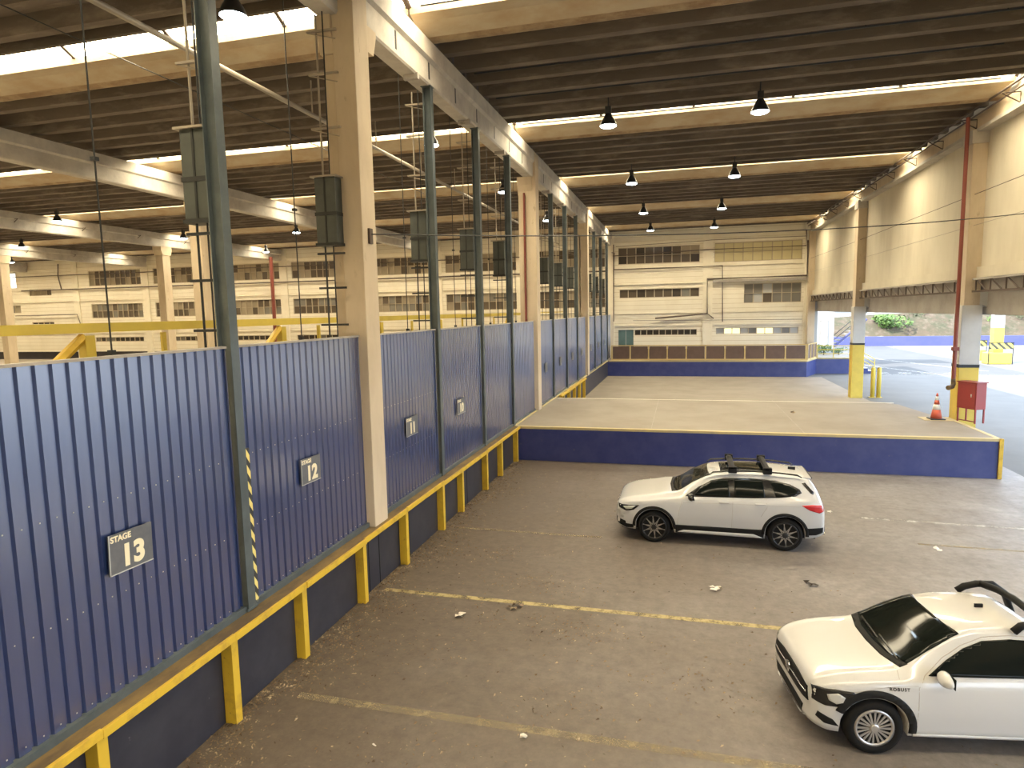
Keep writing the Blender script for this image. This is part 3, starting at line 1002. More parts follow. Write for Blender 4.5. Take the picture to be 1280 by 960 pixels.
class Car:
    def __init__(self, root, bm, sh=0.0, fr=1.0):
        self.fr = fr
        self.root = root
        self.sh = sh
        self.bvh = BVHTree.FromBMesh(bm)

    def hit(self, o, d):
        h, n, i, dist = self.bvh.ray_cast(Vector(o), Vector(d))
        if h is None:
            h, n, i, dist = self.bvh.find_nearest(Vector(o) + Vector(d) * 4)
        if n.dot(Vector(d)) > 0:
            n = -n
        return h, n

    def decal(self, name, poly, view, m, off=0.004, res=0.05, parent=None, thick=0.012, mirror=False):
        views = {'near': (lambda u, v: (u, -3, v), (0, 1, 0)), 'far': (lambda u, v: (u, 3, v), (0, -1, 0)), 'front': (lambda u, v: (-5, u, v), (1, 0, 0)),
                 'rear': (lambda u, v: (9, u, v), (-1, 0, 0)), 'top': (lambda u, v: (u, v, 5), (0, 0, -1))}
        f, d = views[view]
        if view in ('near', 'far', 'top') and name not in ('arch_cladding', 'sill_cladding', 'side_skirt', 'sill_strip'):
            poly = [(u + (self.sh if u > .3 else 0) if u > 0 else u * self.fr, v) for u, v in poly]
        bm = bmesh.new()
        bm.faces.new([bm.verts.new((u, v, 0)) for u, v in poly])
        for ax in (0, 1):
            lo = min(p[ax] for p in poly)
            hi = max(p[ax] for p in poly)
            n = int((hi - lo) / res)
            for k in range(1, n + 1):
                c = [0, 0, 0]
                c[ax] = lo + (hi - lo) * k / (n + 1)
                nn = [0, 0, 0]
                nn[ax] = 1
                bmesh.ops.bisect_plane(bm, geom=bm.verts[:] + bm.edges[:] + bm.faces[:], plane_co=c, plane_no=nn)
        for v in bm.verts:
            h, n = self.hit(f(v.co.x, v.co.y), d)
            v.co = h + n * off
        bmesh.ops.recalc_face_normals(bm, faces=bm.faces[:])
        fs = bm.faces[:]
        if fs and sum((ff.normal.dot(Vector(d)) for ff in fs)) > 0:
            bmesh.ops.reverse_faces(bm, faces=fs)
        me = bpy.data.meshes.new(name)
        bm.to_mesh(me)
        bm.free()
        me.materials.append(m)
        for p in me.polygons:
            p.use_smooth = True
        o = link(bpy.data.objects.new(name, me), parent or self.root)
        md = o.modifiers.new('thickness', 'SOLIDIFY')
        md.thickness = thick
        md.offset = -1
        return o

    def both(self, name, poly, m, **k):
        a = self.decal(name, poly, 'near', m, **k)
        b = self.decal(name, poly, 'far', m, **k)
        return a, b

    def seam(self, pts, m, wd=0.007):
        poly = []
        L = []
        R_ = []
        for i, (u, v) in enumerate(pts):
            a = pts[max(0, i - 1)]
            b = pts[min(len(pts) - 1, i + 1)]
            dx, dz = b[0] - a[0], b[1] - a[1]
            l = sqrt(dx * dx + dz * dz)
            L.append((u - dz / l * wd / 2, v + dx / l * wd / 2))
            R_.append((u + dz / l * wd / 2, v - dx / l * wd / 2))
        poly = L + R_[::-1]
        for view in ('near', 'far'):
            self.decal('door_seam', poly, view, m, off=0.001, res=0.08, thick=0.004)


def wheel(parent, x, y, side, R, width, rim_r, style):
    """side -1 = camera side"""
    w = bpy.data.objects.new('wheel', None)
    rot = Matrix.Rotation(pi / 2, 4, 'X')
    bm = bmesh.new()
    h = width / 2
    lathe(bm, [(rim_r, -h * .8), (rim_r + .02, -h), (R - .05, -h), (R - .012, -h * .82), (R, -h * .55), (R, h * .55), (R - .012, h * .82), (R - .05, h), (rim_r + .02, h), (rim_r, h * .8)], 40, rot)
    tyre = obj('tyre', bm, M_rubber, parent, True, (x, y, R))
    # rim: face at local y = side*h
    f = side * h
    bm = bmesh.new()
    lathe(bm, [(rim_r - .035, h * .55), (rim_r - .03, h * .92), (rim_r + .004, h * .92), (rim_r + .004, -h * .8), (rim_r - .02, -h * .8), (rim_r - .02, h * .4)], 40, Matrix.Rotation(pi / 2 * (1 if side < 0 else -1), 4, 'X'))
    obj('rim_barrel', bm, M_alloydk if style == 'dark' else M_alloy, tyre, True)
    obj('brake_disc', lathe(bmesh.new(), [(rim_r * .8, -.02), (rim_r * .8, .02)], 24, Matrix.Translation((0, side * h * .2, 0)) @ rot), M_steeldk, tyre)
    bm = bmesh.new()
    yf = side * h * .88
    yb = side * h * .62

    def spoke(a0, a1, r0, r1, w0, w1):
        p0 = Vector((cos(a0) * r0, 0, sin(a0) * r0))
        p1 = Vector((cos(a1) * r1, 0, sin(a1) * r1))
        d = (p1 - p0).normalized()
        nrm = Vector((-d.z, 0, d.x))
        vs = []
        for yy, k in ((yf, .7), (yb, 1.0)):
            vs += [bm.verts.new(q + nrm * s * w_ * k + Vector((0, yy, 0))) for q, s, w_ in ((p0, -1, w0), (p0, 1, w0), (p1, 1, w1), (p1, -1, w1))]
        bm.faces.new(vs[:4])
        bm.faces.new(vs[4:][::-1])
        for i in range(4):
            bm.faces.new((vs[i], vs[(i + 1) % 4], vs[4 + (i + 1) % 4], vs[4 + i]))
    if style == 'dark':
        for k in range(10):
            a = 2 * pi * k / 10 + .1
            spoke(a - .12, a + .34, .045, rim_r - .012, .011, .009)
            spoke(a + .12, a - .34, .045, rim_r - .012, .011, .009)
    else:
        for k in range(10):
            a = 2 * pi * k / 10 + .12
            spoke(a - .10, a - .13, .05, rim_r - .02, .012, .019)
            spoke(a + .13, a + .16, .05, rim_r - .02, .010, .017)
    lathe_b = bmesh.new()
    obj('spokes', bm, M_alloy, tyre)
    obj('rim_backing', lathe(bmesh.new(), [(rim_r - .02, -.005), (rim_r - .02, .005)], 32, Matrix.Translation((0, side * h * .45, 0)) @ rot), M_alloydk, tyre)
    obj('hub_cap', lathe(lathe_b, [(.055, -.02), (.055, .012), (.04, .02)], 16, Matrix.Translation((0, yf, 0)) @ Matrix.Rotation(pi / 2 * (1 if side < 0 else -1), 4, 'X')), M_alloy if style != 'dark' else M_alloydk, tyre)
    bpy.data.objects.remove(w)
    return tyre


def ring(xc, zc, r0, r1, a0=0.0, a1=pi, n=18):
    return [(xc + r1 * cos(a0 + (a1 - a0) * i / n), zc + r1 * sin(a0 + (a1 - a0) * i / n)) for i in range(n + 1)] + \
           [(xc + r0 * cos(a1 - (a1 - a0) * i / n), zc + r0 * sin(a1 - (a1 - a0) * i / n)) for i in range(n + 1)]


def mirror_unit(parent, x, y, z, side, m, s=1.0):
    bm = bmesh.new()
    bmesh.ops.create_uvsphere(bm, u_segments=16, v_segments=10, radius=1)
    for v in bm.verts:
        v.co = Vector((v.co.x * .085 * s * (1 if v.co.x < 0 else .45), v.co.y * .125 * s, v.co.z * .085 * s * (1 - .25 * (v.co.y * side > 0) * abs(v.co.y))))
    o = obj('mirror', bm, m, parent, True, (x, y + side * .10, z))
    obj('mirror_base', B((-.03, .06, -.11 * side if side < 0 else -.11, .02 if side > 0 else .11, -.1, -.05), bevel=.008), M_black, o)
    obj('mirror_glass', B((.036, .042, -.1 * s, .1 * s, -.06 * s, .06 * s)), M_glass, o)
    return o


# ---- SUV
suv = thing('suv_car', 'white compact SUV with black roof bars and dark wheels parked before the dock', 'car', (-0.55, 14.84, 0))
st = [(-.85, .44, .58, .64, .40), (-.83, .58, .66, .73, .50), (-.78, .70, .74, .82, .60), (-.66, .795, .82, .90, .66), (-.45, .86, .885, .965, .70), (0, .905, .955, 1.04, .72),
      (.35, .91, .985, 1.085, .72), (.60, .91, 1.0, 1.115, .71), (1.0, .91, 1.015, 1.37, .64), (1.3, .91, 1.025, 1.51, .605), (1.6, .91, 1.035, 1.565, .59), (2.1, .91, 1.045, 1.59, .58),
      (2.6, .905, 1.06, 1.575, .575), (3.0, .90, 1.08, 1.545, .565), (3.27, .885, 1.09, 1.50, .555), (3.40, .865, 1.08, 1.34, .58), (3.50, .84, 1.02, 1.13, .63), (3.555, .79, .90, .97, .65), (3.585, .70, .72, .78, .6)]
sf = [(0, .93), (.2, .945), (.42, .975), (.62, 1.0), (.8, .995), (.92, .985), (1.0, .965)]
bm = car_body(st, (0, 2.67), .395, .35, [(-.85, .34), (-.6, .26), (.45, .24), (2.2, .24), (3.2, .30), (3.585, .40)], sf, -.13)
C = Car(suv, bm, -.13)
obj('body', bm, M_carwhite, suv, True)
obj('underbody', B((-.72, 3.3, -.62, .62, .22, .80)), M_black, suv)
for side in (-1, 1):
    wheel(suv, 0, side * .80, side, .345, .22, .272, 'dark')
    wheel(suv, 2.67, side * .80, side, .345, .22, .272, 'dark')
C.decal('windshield', [(.60, -.62), (.54, -.35), (.52, 0), (.54, .35), (.60, .62), (1.0, .60), (1.30, .565), (1.27, .3), (1.26, 0), (1.27, -.3), (1.30, -.565), (1.0, -.60)], 'top', M_glass, off=.008, res=.045)
C.decal('cowl', [(.50, -.62), (.46, 0), (.50, .62), (.60, .62), (.52, 0), (.60, -.62)], 'top', M_black, off=.003)
C.decal('sunroof', [(1.52, -.47), (1.52, .47), (2.55, .46), (2.55, -.46)], 'top', M_glass, res=.12)
dlo = [(.78, 1.055), (1.05, 1.24), (1.32, 1.385), (1.6, 1.445), (2.1, 1.46), (2.6, 1.435), (2.9, 1.375), (3.08, 1.29), (3.12, 1.225), (3.0, 1.165), (2.7, 1.12), (2.2, 1.09), (1.4, 1.07)]
C.both('window_surround', dlo, M_blackgloss, off=.006, res=.045)
C.both('front_door_glass', [(.98, 1.085), (1.1, 1.235), (1.34, 1.365), (1.6, 1.42), (1.66, 1.425), (1.70, 1.085)], M_glass, off=.012, res=.045)
C.both('rear_door_glass', [(1.80, 1.09), (1.79, 1.43), (2.1, 1.438), (2.36, 1.43), (2.40, 1.11)], M_glass, off=.012, res=.045)
C.both('quarter_glass', [(2.62, 1.13), (2.50, 1.42), (2.6, 1.415), (2.88, 1.355), (3.04, 1.28), (3.06, 1.235), (2.96, 1.18)], M_glass, off=.012, res=.045)
C.both('headlamp', [(-.79, .775), (-.77, .70), (-.60, .655), (-.44, .695), (-.31, .815), (-.5, .80)], M_blackgloss, res=.04)
C.both('headlamp_lens', [(-.68, .745), (-.60, .69), (-.48, .715), (-.40, .785), (-.55, .77)], M_lamp, off=.008, res=.04)
C.both('taillight', [(3.10, .995), (3.30, 1.015), (3.55, 1.0), (3.575, .89), (3.45, .84), (3.26, .90)], M_tail, res=.04)
C.both('rear_side_vent', [(3.13, 1.40), (3.2, 1.41), (3.36, 1.23), (3.34, 1.20), (3.29, 1.22)], M_blackgloss, res=.05)
C.decal('rear_window', [(-.52, 1.16), (-.5, 1.40), (.5, 1.40), (.52, 1.16)], 'rear', M_glass, res=.08)
for s in (-1, 1):
    C.decal('kidney_grille', [(s * .03, .45), (s * .03, .66), (s * .28, .67), (s * .33, .58), (s * .28, .46)][::s], 'front', M_blackgloss, res=.05)
    C.decal('grille_frame', [(s * .02, .66), (s * .02, .69), (s * .30, .70), (s * .30, .67)][::s], 'front', M_chrome, off=.008, res=.05)
    C.decal('lower_intake', [(s * .38, .33), (s * .40, .44), (s * .66, .47), (s * .62, .35)][::s], 'front', M_black, res=.05)
C.decal('centre_intake', [(-.34, .30), (-.34, .40), (.34, .40), (.34, .30)], 'front', M_black, res=.06)
C.both('fog_lamp', [(-.72, .50), (-.66, .49), (-.65, .55), (-.70, .56)], M_lamp, res=.03)
C.both('bumper_intake', [(-.76, .34), (-.74, .45), (-.62, .42), (-.60, .33)], M_black, res=.03)
for xa in (0, 2.67):
    C.both('arch_cladding', ring(xa, .35, .402, .465, -.05, pi + .05, 26), M_black, off=.008, res=.05)
C.both('sill_cladding', [(.42, .245), (.40, .43), (2.27, .43), (2.25, .245)], M_black, off=.006, res=.06)
C.both('side_skirt', [(.50, .275), (.62, .325), (2.05, .325), (2.24, .25), (2.1, .245), (1.3, .26)], M_carwhite, off=.02, res=.08)
C.both('rear_cladding', [(3.23, .36), (3.23, .51), (3.57, .54), (3.575, .44), (3.4, .37)], M_black, off=.006, res=.05)
C.both('front_cladding', [(-.80, .34), (-.78, .37), (-.45, .36), (-.44, .29), (-.6, .27)], M_black, off=.006, res=.05)
C.seam([(.62, .42), (.66, .75), (.74, 1.03)], M_lintel)
C.seam([(1.74, .42), (1.75, .75), (1.76, 1.06)], M_lintel)
C.seam([(2.42, 1.08), (2.44, .92), (2.32, .72)], M_lintel)
C.seam([(.74, .925), (1.6, .955), (3.1, .965)], M_lintel, .005)
for s in (-1, 1):
    for xh in (1.45, 2.17):
        obj('door_handle', B((xh - .1, xh + .1, s * .905 - .02, s * .905 + .02, .965, .992), bevel=.008), M_carwhite, suv)
    mirror_unit(suv, .79, s * .90, 1.08, s, M_blackgloss)
    bm = bmesh.new()
    tube(bm, [(1.15, s * .625, 1.50), (1.23, s * .62, 1.56), (1.57, s * .60, 1.59), (2.07, s * .595, 1.605), (2.57, s * .59, 1.59), (2.92, s * .585, 1.555), (3.01, s * .585, 1.51)], [.012, .018, .018, .018, .018, .018, .012], 8)
    obj('roof_rail', bm, M_blackgloss, suv, True)
for xb in (1.62, 2.32):
    bm = bmesh.new()
    prism(bm, [(xb - .06, 1.66), (xb - .02, 1.69), (xb + .05, 1.68), (xb + .07, 1.66), (xb, 1.65)], 'y', -.66, .66)
    cb = obj('cross_bar', bm, M_black, suv)
    for s in (-1, 1):
        obj('bar_foot', B((xb - .08, xb + .1, s * .61 - .05, s * .61 + .05, 1.56, 1.70), bevel=.02), M_black, cb)
obj('spoiler', B((2.98, 3.20, -.54, .54, 1.475, 1.505), bevel=.012), M_carwhite, suv)
obj('spoiler_edge', B((3.18, 3.235, -.46, .46, 1.465, 1.49), bevel=.01), M_black, suv)
obj('exhaust_tip', T([(3.30, -.55, .33), (3.49, -.55, .33)], .035, 10), M_chrome, suv)
obj('roof_fin', B((2.82, 2.97, -.015, .015, 1.52, 1.60), bevel=.006), M_black, suv)

# ---- pickup
ang = radians(9.5)
pk = thing('pickup_truck', 'white two-door pickup with a black roof bar in the lower right corner', 'pickup truck', (2.15 - sin(ang) * .83, 7.56 + cos(ang) * .83, 0), ang)
pk.scale = (.95, .97, .955)
st = [(-.80, .50, .56, .62, .44), (-.78, .62, .66, .72, .54), (-.71, .72, .755, .815, .61), (-.55, .79, .825, .885, .65), (-.3, .83, .87, .94, .67), (0, .85, .90, .975, .68), (.3, .855, .92, 1.005, .68),
      (.46, .855, .93, 1.03, .675), (.85, .855, .945, 1.27, .62), (1.15, .855, .955, 1.41, .575), (1.4, .855, .96, 1.46, .555), (1.7, .855, .965, 1.475, .545), (2.0, .855, .97, 1.465, .54), (2.12, .855, .97, 1.43, .55),
      (2.24, .855, .97, 1.06, .64), (2.32, .855, .96, 1.0, .72), (3.4, .85, .955, .985, .74), (3.6, .835, .92, .95, .72), (3.67, .80, .72, .78, .65)]
bm = car_body(st, (0, 2.75), .385, .335, [(-.80, .30), (-.55, .24), (.4, .25), (2.3, .25), (3.2, .32), (3.67, .42)], sf, -.10, .88)
K = Car(pk, bm, -.10, .88)
obj('body', bm, M_carwhite, pk, True)
obj('underbody', B((-.6, 3.45, -.58, .58, .2, .78)), M_black, pk)
for side in (-1, 1):
    wheel(pk, 0, side * .745, side, .338, .20, .228, 'silver')
    wheel(pk, 2.75, side * .745, side, .338, .20, .228, 'silver')
K.decal('windshield', [(.52, -.65), (.44, -.35), (.42, 0), (.44, .35), (.52, .65), (.85, .60), (1.16, .54), (1.12, .3), (1.11, 0), (1.12, -.3), (1.16, -.54), (.85, -.60)], 'top', M_glass, off=.008, res=.045)
K.decal('cowl', [(.44, -.66), (.36, -.35), (.34, 0), (.36, .35), (.44, .66), (.53, .66), (.46, .35), (.44, 0), (.46, -.35), (.53, -.66)], 'top', M_black, off=.006)
for y in (-.28, .22):
    w_ = K.decal('wiper', [(.47, y - .25), (.49, y - .25), (.53, y + .3), (.51, y + .3)], 'top', M_blackgloss, off=.014, res=.08)
dlo = [(.70, .985), (.93, 1.14), (1.15, 1.26), (1.38, 1.335), (1.7, 1.355), (1.98, 1.34), (2.06, 1.25), (2.05, 1.0)]
K.both('door_glass', dlo, M_glass, off=.008, res=.035)
K.both('headlamp', [(-.795, .72), (-.795, .60), (-.62, .565), (-.46, .575), (-.25, .72), (-.27, .775), (-.5, .785), (-.70, .765)], M_blackgloss, res=.04)
K.both('headlamp_lens', [(-.60, .71), (-.58, .645), (-.49, .61), (-.41, .635), (-.38, .70), (-.47, .74)], M_lamp, off=.01, res=.03)
K.decal('grille', [(-.62, .53), (-.58, .69), (-.3, .72), (0, .725), (.3, .72), (.58, .69), (.62, .53), (.3, .50), (0, .495), (-.3, .50)], 'front', M_black, off=.008, res=.05)
K.decal('grille_strip', [(-.56, .60), (-.56, .615), (.56, .615), (.56, .60)], 'front', M_chrome, off=.014, res=.06)
K.decal('lower_grille', [(-.46, .30), (-.5, .41), (.5, .41), (.46, .30)], 'front', M_black, off=.006, res=.06)
K.decal('bumper_lip', [(-.5, .27), (-.5, .295), (.5, .295), (.5, .27)], 'front', M_carwhite, off=.03, res=.06)
K.both('fog_surround', [(-.72, .40), (-.70, .47), (-.52, .40), (-.44, .315), (-.62, .33)], M_black, res=.03)
K.both('bumper_scuff', [(-.41, .50), (-.36, .535), (-.345, .52), (-.375, .47)], M_black, res=.02)
bm = bmesh.new()
lathe(bm, [(.075, 0), (.075, .012), (.062, .012), (.062, 0)], 20, Matrix.Translation((-.725, 0, .615)) @ Matrix.Rotation(-pi / 2, 4, 'Y'))
em = obj('front_emblem', bm, M_chrome, pk)
bm = bmesh.new()
for a, b in (((-.045, .04), (-.02, -.05)), ((-.02, -.05), (0, 0)), ((0, 0), (.02, -.05)), ((.02, -.05), (.045, .04)), ((-.022, .06), (0, .01)), ((0, .01), (.022, .06))):
    tube(bm, [(-.735, a[0], .615 + a[1]), (-.735, b[0], .615 + b[1])], .006, 5)
obj('emblem_strokes', bm, M_chrome, em)
for xa in (0, 2.75):
    K.both('arch_cladding', ring(xa, .335, .393, .48, -.12, pi - (.42 if xa == 0 else 0), 26), M_black, off=.010, res=.05)
K.both('sill_strip', [(.44, .25), (.44, .285), (2.3, .285), (2.3, .25)], M_carwhite, off=.012, res=.08)
K.seam([(.57, .29), (.58, .6), (.58, .86), (.66, .98), (.9, 1.16), (1.13, 1.285), (1.4, 1.37), (1.7, 1.39), (2.0, 1.375), (2.10, 1.26), (2.10, .95), (2.05, .6), (2.04, .29)], M_lintel, .008)
K.seam([(-.30, .765), (.0, .835), (.3, .875), (.57, .885)], M_lintel, .006)
K.seam([(-.42, .60), (-.3, .52), (-.26, .50)], M_lintel, .006)
K.seam([(.36, .88), (.40, .99)], M_lintel, .006)
for s in (-1, 1):
    if s < 0:
        mirror_unit(pk, .72, s * .84, 1.03, s, M_carwhite, 1.05)
    obj('door_handle', B((1.74, 1.92, s * .86 - .02, s * .86 + .02, .80, .83), bevel=.008), M_carwhite, pk)
    bm = bmesh.new()
    tube(bm, [(1.66, s * .56, 1.44), (1.74, s * .55, 1.505), (1.9, s * .55, 1.545), (2.1, s * .55, 1.545), (2.3, s * .60, 1.40), (2.5, s * .70, 1.0)], .045, 12)
    obj('roof_bar', bm, M_black, pk, True)
bm = bmesh.new()
tube(bm, [(1.95, -.55, 1.55), (2.0, -.3, 1.58), (2.02, 0, 1.59), (2.0, .3, 1.58), (1.95, .55, 1.55)], .045, 10)
obj('roof_cross_bar', bm, M_black, pk, True)
obj('roof_antenna', B((1.55, 1.65, -.012, .012, 1.465, 1.52), bevel=.005), M_black, pk)
obj('bed_floor', B((2.36, 3.55, -.66, .66, .98, 1.0)), M_black, pk)
K.both('taillight', [(3.46, .62), (3.46, .90), (3.62, .88), (3.64, .64)], M_tail, res=.05)
h0, n0 = K.hit((.36, -3, .84), (0, 1, 0))
for view, s in (('near', -1), ('far', 1)):
    mt = Matrix(((1, 0, 0, .26), (0, 0, -1, -.853), (0, 1, 0, .838), (0, 0, 0, 1))) if s < 0 else Matrix(((-1, 0, 0, .26), (0, 0, 1, .853), (0, 1, 0, .838), (0, 0, 0, 1)))
    o = text('side_lettering', 'ROBUST', .052, M_black, pk, mt, .0016, 1.25)
    for v in o.data.vertices:
        p = mt @ v.co
        h, n = K.hit((p.x, s * 3, p.z), (0, -s, 0))
        v.co = mt.inverted() @ (h + n * .004)

# ================================================================ FLOOR MARKS, DEBRIS
def fline(label, x0, x1, y0, y1, m, z=0.004, yr=0.0):
    bm = bmesh.new()
    n = 10
    for i in range(n):
        a, b = x0 + (x1 - x0) * i / n, x0 + (x1 - x0) * (i + 1) / n
        ya, yb = yr * i / n, yr * (i + 1) / n
        bm.faces.new([bm.verts.new(p) for p in ((a, y0 + ya, z), (b, y0 + yb, z), (b, y1 + yb, z), (a, y1 + ya, z))])
    return tag(obj('parking_line', bm, m), label, 'floor marking', 'painted parking lines')


fline('worn yellow line on the floor running from the wall to the pickup hood', -5.3, 1.85, 10.39, 10.52, M_lineyel)
fline('faint yellow line on the floor nearest the camera', -4.95, 2.2, 7.06, 7.20, M_linefaint)
fline('thin white line on the floor right of the white SUV', 4.1, 9.4, 16.55, 16.65, M_linewhite, yr=-.25)
fline('faint white line on the floor near the right edge, nearer than the thin one', 4.9, 9.4, 14.9, 15.0, M_linefaint, yr=-.1)
fline('faint pale line on the floor left of the white SUV', -5.2, -1.7, 13.95, 14.07, M_linefaint)

bm = bmesh.new()


def leaf(bm, x, y, z, s, rnd):
    a = rnd.uniform(0, 2 * pi)
    l, wd = s, s * rnd.uniform(.35, .6)
    c, sn = cos(a), sin(a)
    up = rnd.uniform(0.1, .5) * s
    P = [(-l / 2, 0, .004), (0, -wd / 2, .004 + up * .3), (l / 2, 0, .006 + up * .6), (0, wd / 2, .004 + up)]
    bm.faces.new([bm.verts.new((x + p[0] * c - p[1] * sn, y + p[0] * sn + p[1] * c, z + p[2])) for p in P])


rnd = random.Random(3)
for i in range(9000):
    y = rnd.uniform(4, 21)
    x = -5.50 + abs(rnd.gauss(0, .36 + .22 * sin(y * 2.1) * sin(y * .7)))
    leaf(bm, x, y, 0, rnd.uniform(.012, .05), rnd)
for i in range(1800):
    y = rnd.uniform(5, 20)
    x = -5.4 + rnd.random() ** 2 * 9
    leaf(bm, x, y, 0, rnd.uniform(.02, .06), rnd)
for cx, cy, n in ((-3.3, 9.9, 90), (-1.6, 9.7, 260), (-4.0, 12.5, 220), (-3.0, 6.3, 90), (0.3, 8.6, 120), (-2.6, 11.3, 200), (-1.4, 7.6, 90), (-3.9, 8.6, 90)):
    for i in range(n):
        leaf(bm, rnd.gauss(cx, .6), rnd.gauss(cy, .25), 0, rnd.uniform(.02, .055), rnd)
o = obj('leaf_litter', bm, M_leafdry)
o['kind'] = 'stuff'
tag(o, 'dry leaf litter and grit swept along the foot of the low wall', 'leaf litter')


def scrap(name, label, cat, x, y, s, m, n=3, seed=0, z=0.0):
    rr = random.Random(seed)
    bm = bmesh.new()
    for k in range(n):
        ax, ay = x + rr.uniform(-s, s) * .5, y + rr.uniform(-s, s) * .5
        a = rr.uniform(0, pi)
        pts = []
        for q in range(6):
            rad = s * rr.uniform(.25, .5)
            an = a + 2 * pi * q / 6
            pts.append(bm.verts.new((ax + cos(an) * rad, ay + sin(an) * rad * .6, z + .006 + rr.uniform(0, .35) * s)))
        c = bm.verts.new((ax, ay, z + .006 + s * .25))
        for q in range(6):
            bm.faces.new((pts[q], pts[(q + 1) % 6], c))
    return tag(obj(name, bm, m), label, cat, 'litter on the floor')


scrap('dry_leaf', 'dark curled leaf on the floor behind the SUV', 'leaf', 2.35, 12.3, .2, mat('leaf_dark', (0.03, 0.022, 0.014), 0.8), 3, 1)
scrap('paper_scrap', 'white paper scraps on the floor below the SUV', 'paper', .62, 11.7, .16, M_paper, 5, 2)
scrap('wood_chip', 'pale wood chip on the faint line near the bottom edge', 'wood chip', -1.75, 6.95, .12, M_paper, 2, 3)
scrap('dry_leaf', 'yellowish leaf near the bottom edge by the guard rail', 'leaf', -3.45, 6.45, .08, M_lineyel if False else M_paper, 1, 4)
scrap('dry_leaf', 'curled leaf on the yellow line below the dock corner', 'leaf', -2.75, 10.25, .18, M_leafdry, 4, 5)
scrap('paper_scrap', 'pale scrap on the floor between the two yellow lines', 'paper', -3.6, 9.75, .18, M_paper, 3, 6)
scrap('dry_leaf', 'dark leaf lying on the dock top', 'leaf', 4.05, 25.3, .22, M_leafdry, 2, 7, 1.175)
scrap('paper_scrap', 'white scrap on the floor near the right edge', 'paper', 5.2, 14.6, .18, M_paper, 2, 8)
scrap('paper_scrap', 'small white scraps right of the SUV bumper', 'paper', 3.6, 16.9, .14, M_paper, 2, 9)

# ================================================================ LAMPS, PIPES, WIRES
lamp_me = {}


def lamp(label, x, y, z=10.6):
    t = thing('pendant_lamp', label, 'lamp', (x, y, z), 0, 'bell pendant lamps')
    if not lamp_me:
        bm = lathe(bmesh.new(), [(.26, 0), (.25, .03), (.20, .15), (.12, .28), (.10, .34), (.06, .36)], 20)
        a = obj('shade', bm, M_lampbody, t, True)
        b = obj('diffuser', lathe(bmesh.new(), [(.1, -.05), (.2, -.03), (.245, .0), (.24, .015)], 20), M_lampglow, t, True)
        c = obj('ballast', B((-.09, .09, -.09, .09, .36, .56), bevel=.02), M_lampbody, t)
        d = obj('stem', T([(0, 0, .55), (0, 0, 1.09)], .02, 6), M_lampbody, t)
        lamp_me.update(shade=a.data, diffuser=b.data, ballast=c.data, stem=d.data)
    else:
        for k, me in lamp_me.items():
            link(bpy.data.objects.new(k, me), t)
    return t


for i, y in enumerate((20.25, 29.55, 38.7, 47.3)):
    lamp('bell lamp over the parking bay, left of its pair, %s pair from the camera' % ORD[i], -2.2, y)
    lamp('bell lamp over the parking bay, right of its pair, %s pair from the camera' % ORD[i], 2.1, y)
for i, y in enumerate((10.85, 20.6, 29.5, 39.5)):
    lamp('bell lamp just left of the blue fence line, %s from the camera' % ORD[i], -8.05, y)
for x, y, l in ((-33.7, 29.0, 'largest of the lamps above the left edge'), (-47.5, 37.8, 'second of the lamps near the left edge'), (-60.4, 46.9, 'smallest, lowest lamp at the left edge'),
                (-33.4, 38.1, 'near the slim distant columns'), (-24.8, 38.5, 'left of the tall cream column'), (-34.4, 48.7, 'lowest before the red pipes of the facade')):
    lamp('bell lamp deep in the left hall, %s' % l, x, y)

# roof conduits of the parking bay
k = 0
for yn in YN[1:6]:
    for s in (1, 2, 3):
        y = yn + 0.6 + s * SLW
        if 8 < y < 40 and not (s == 3):
            bm = T([(-5.4, y, 11.4), (8.3 if k % 2 else 7.6, y, 11.4)], .022, 6)
            for q in range(5):
                x = -4.4 + q * 2.8
                bx(bm, x - .015, x + .015, y - .015, y + .015, 11.4, 11.75)
            tag(obj('ceiling_conduit', bm, M_steeldk), 'thin dark conduit across the parking bay ceiling, %s from the camera' % ORD[k], 'conduit', 'ceiling conduits')
            k += 1
for i, yn in enumerate(YN[2:7]):
    bm = T([(-5.4, yn - .95, 11.55), (8.9, yn - .95, 11.55)], .02, 6)
    tag(obj('beam_conduit', bm, M_steeldk), 'thin line along the gutter beam of the parking bay, %s from the camera' % ORD[i], 'conduit', 'gutter beam conduits')
tag(obj('sprinkler_pipe', T([(-5.2, 13.2, 11.62), (9.0, 13.2, 11.62)], .05, 8), M_red), 'red sprinkler pipe beside the nearest skylight at the top', 'pipe')
tag(obj('sprinkler_pipe', T([(-5.2, 15.6, 11.35), (9.0, 15.6, 11.35)], .02, 8), M_red), 'thin red pipe under the roof slabs past the nearest gutter beam', 'pipe')
bm = T([(-9.75, -2, 10.5), (-9.75, 52.5, 10.5)], .06, 10)
for i in range(14):
    bx(bm, -9.765, -9.735, 1 + i * 3.8, 1.03 + i * 3.8, 10.5, 11.4)
tag(obj('grey_conduit_pipe', bm, M_pipegrey), 'long grey conduit pipe hung from the left hall roof', 'pipe')
tag(obj('roof_cable', T([(-12.2, -2, 10.9), (-12.2, 30, 10.9)], .012, 6), M_steeldk), 'thin dark cable strung along the left hall roof', 'cable')
for x, z, r, l in ((8.98, 11.2, .035, 'upper'), (9.04, 11.02, .028, 'lower')):
    tag(obj('wall_pipe', T([(x, -5, z), (x, 52.9, z)], r, 8), M_pipe), '%s dark pipe running along the top of the side wall' % l, 'pipe')
bk = None
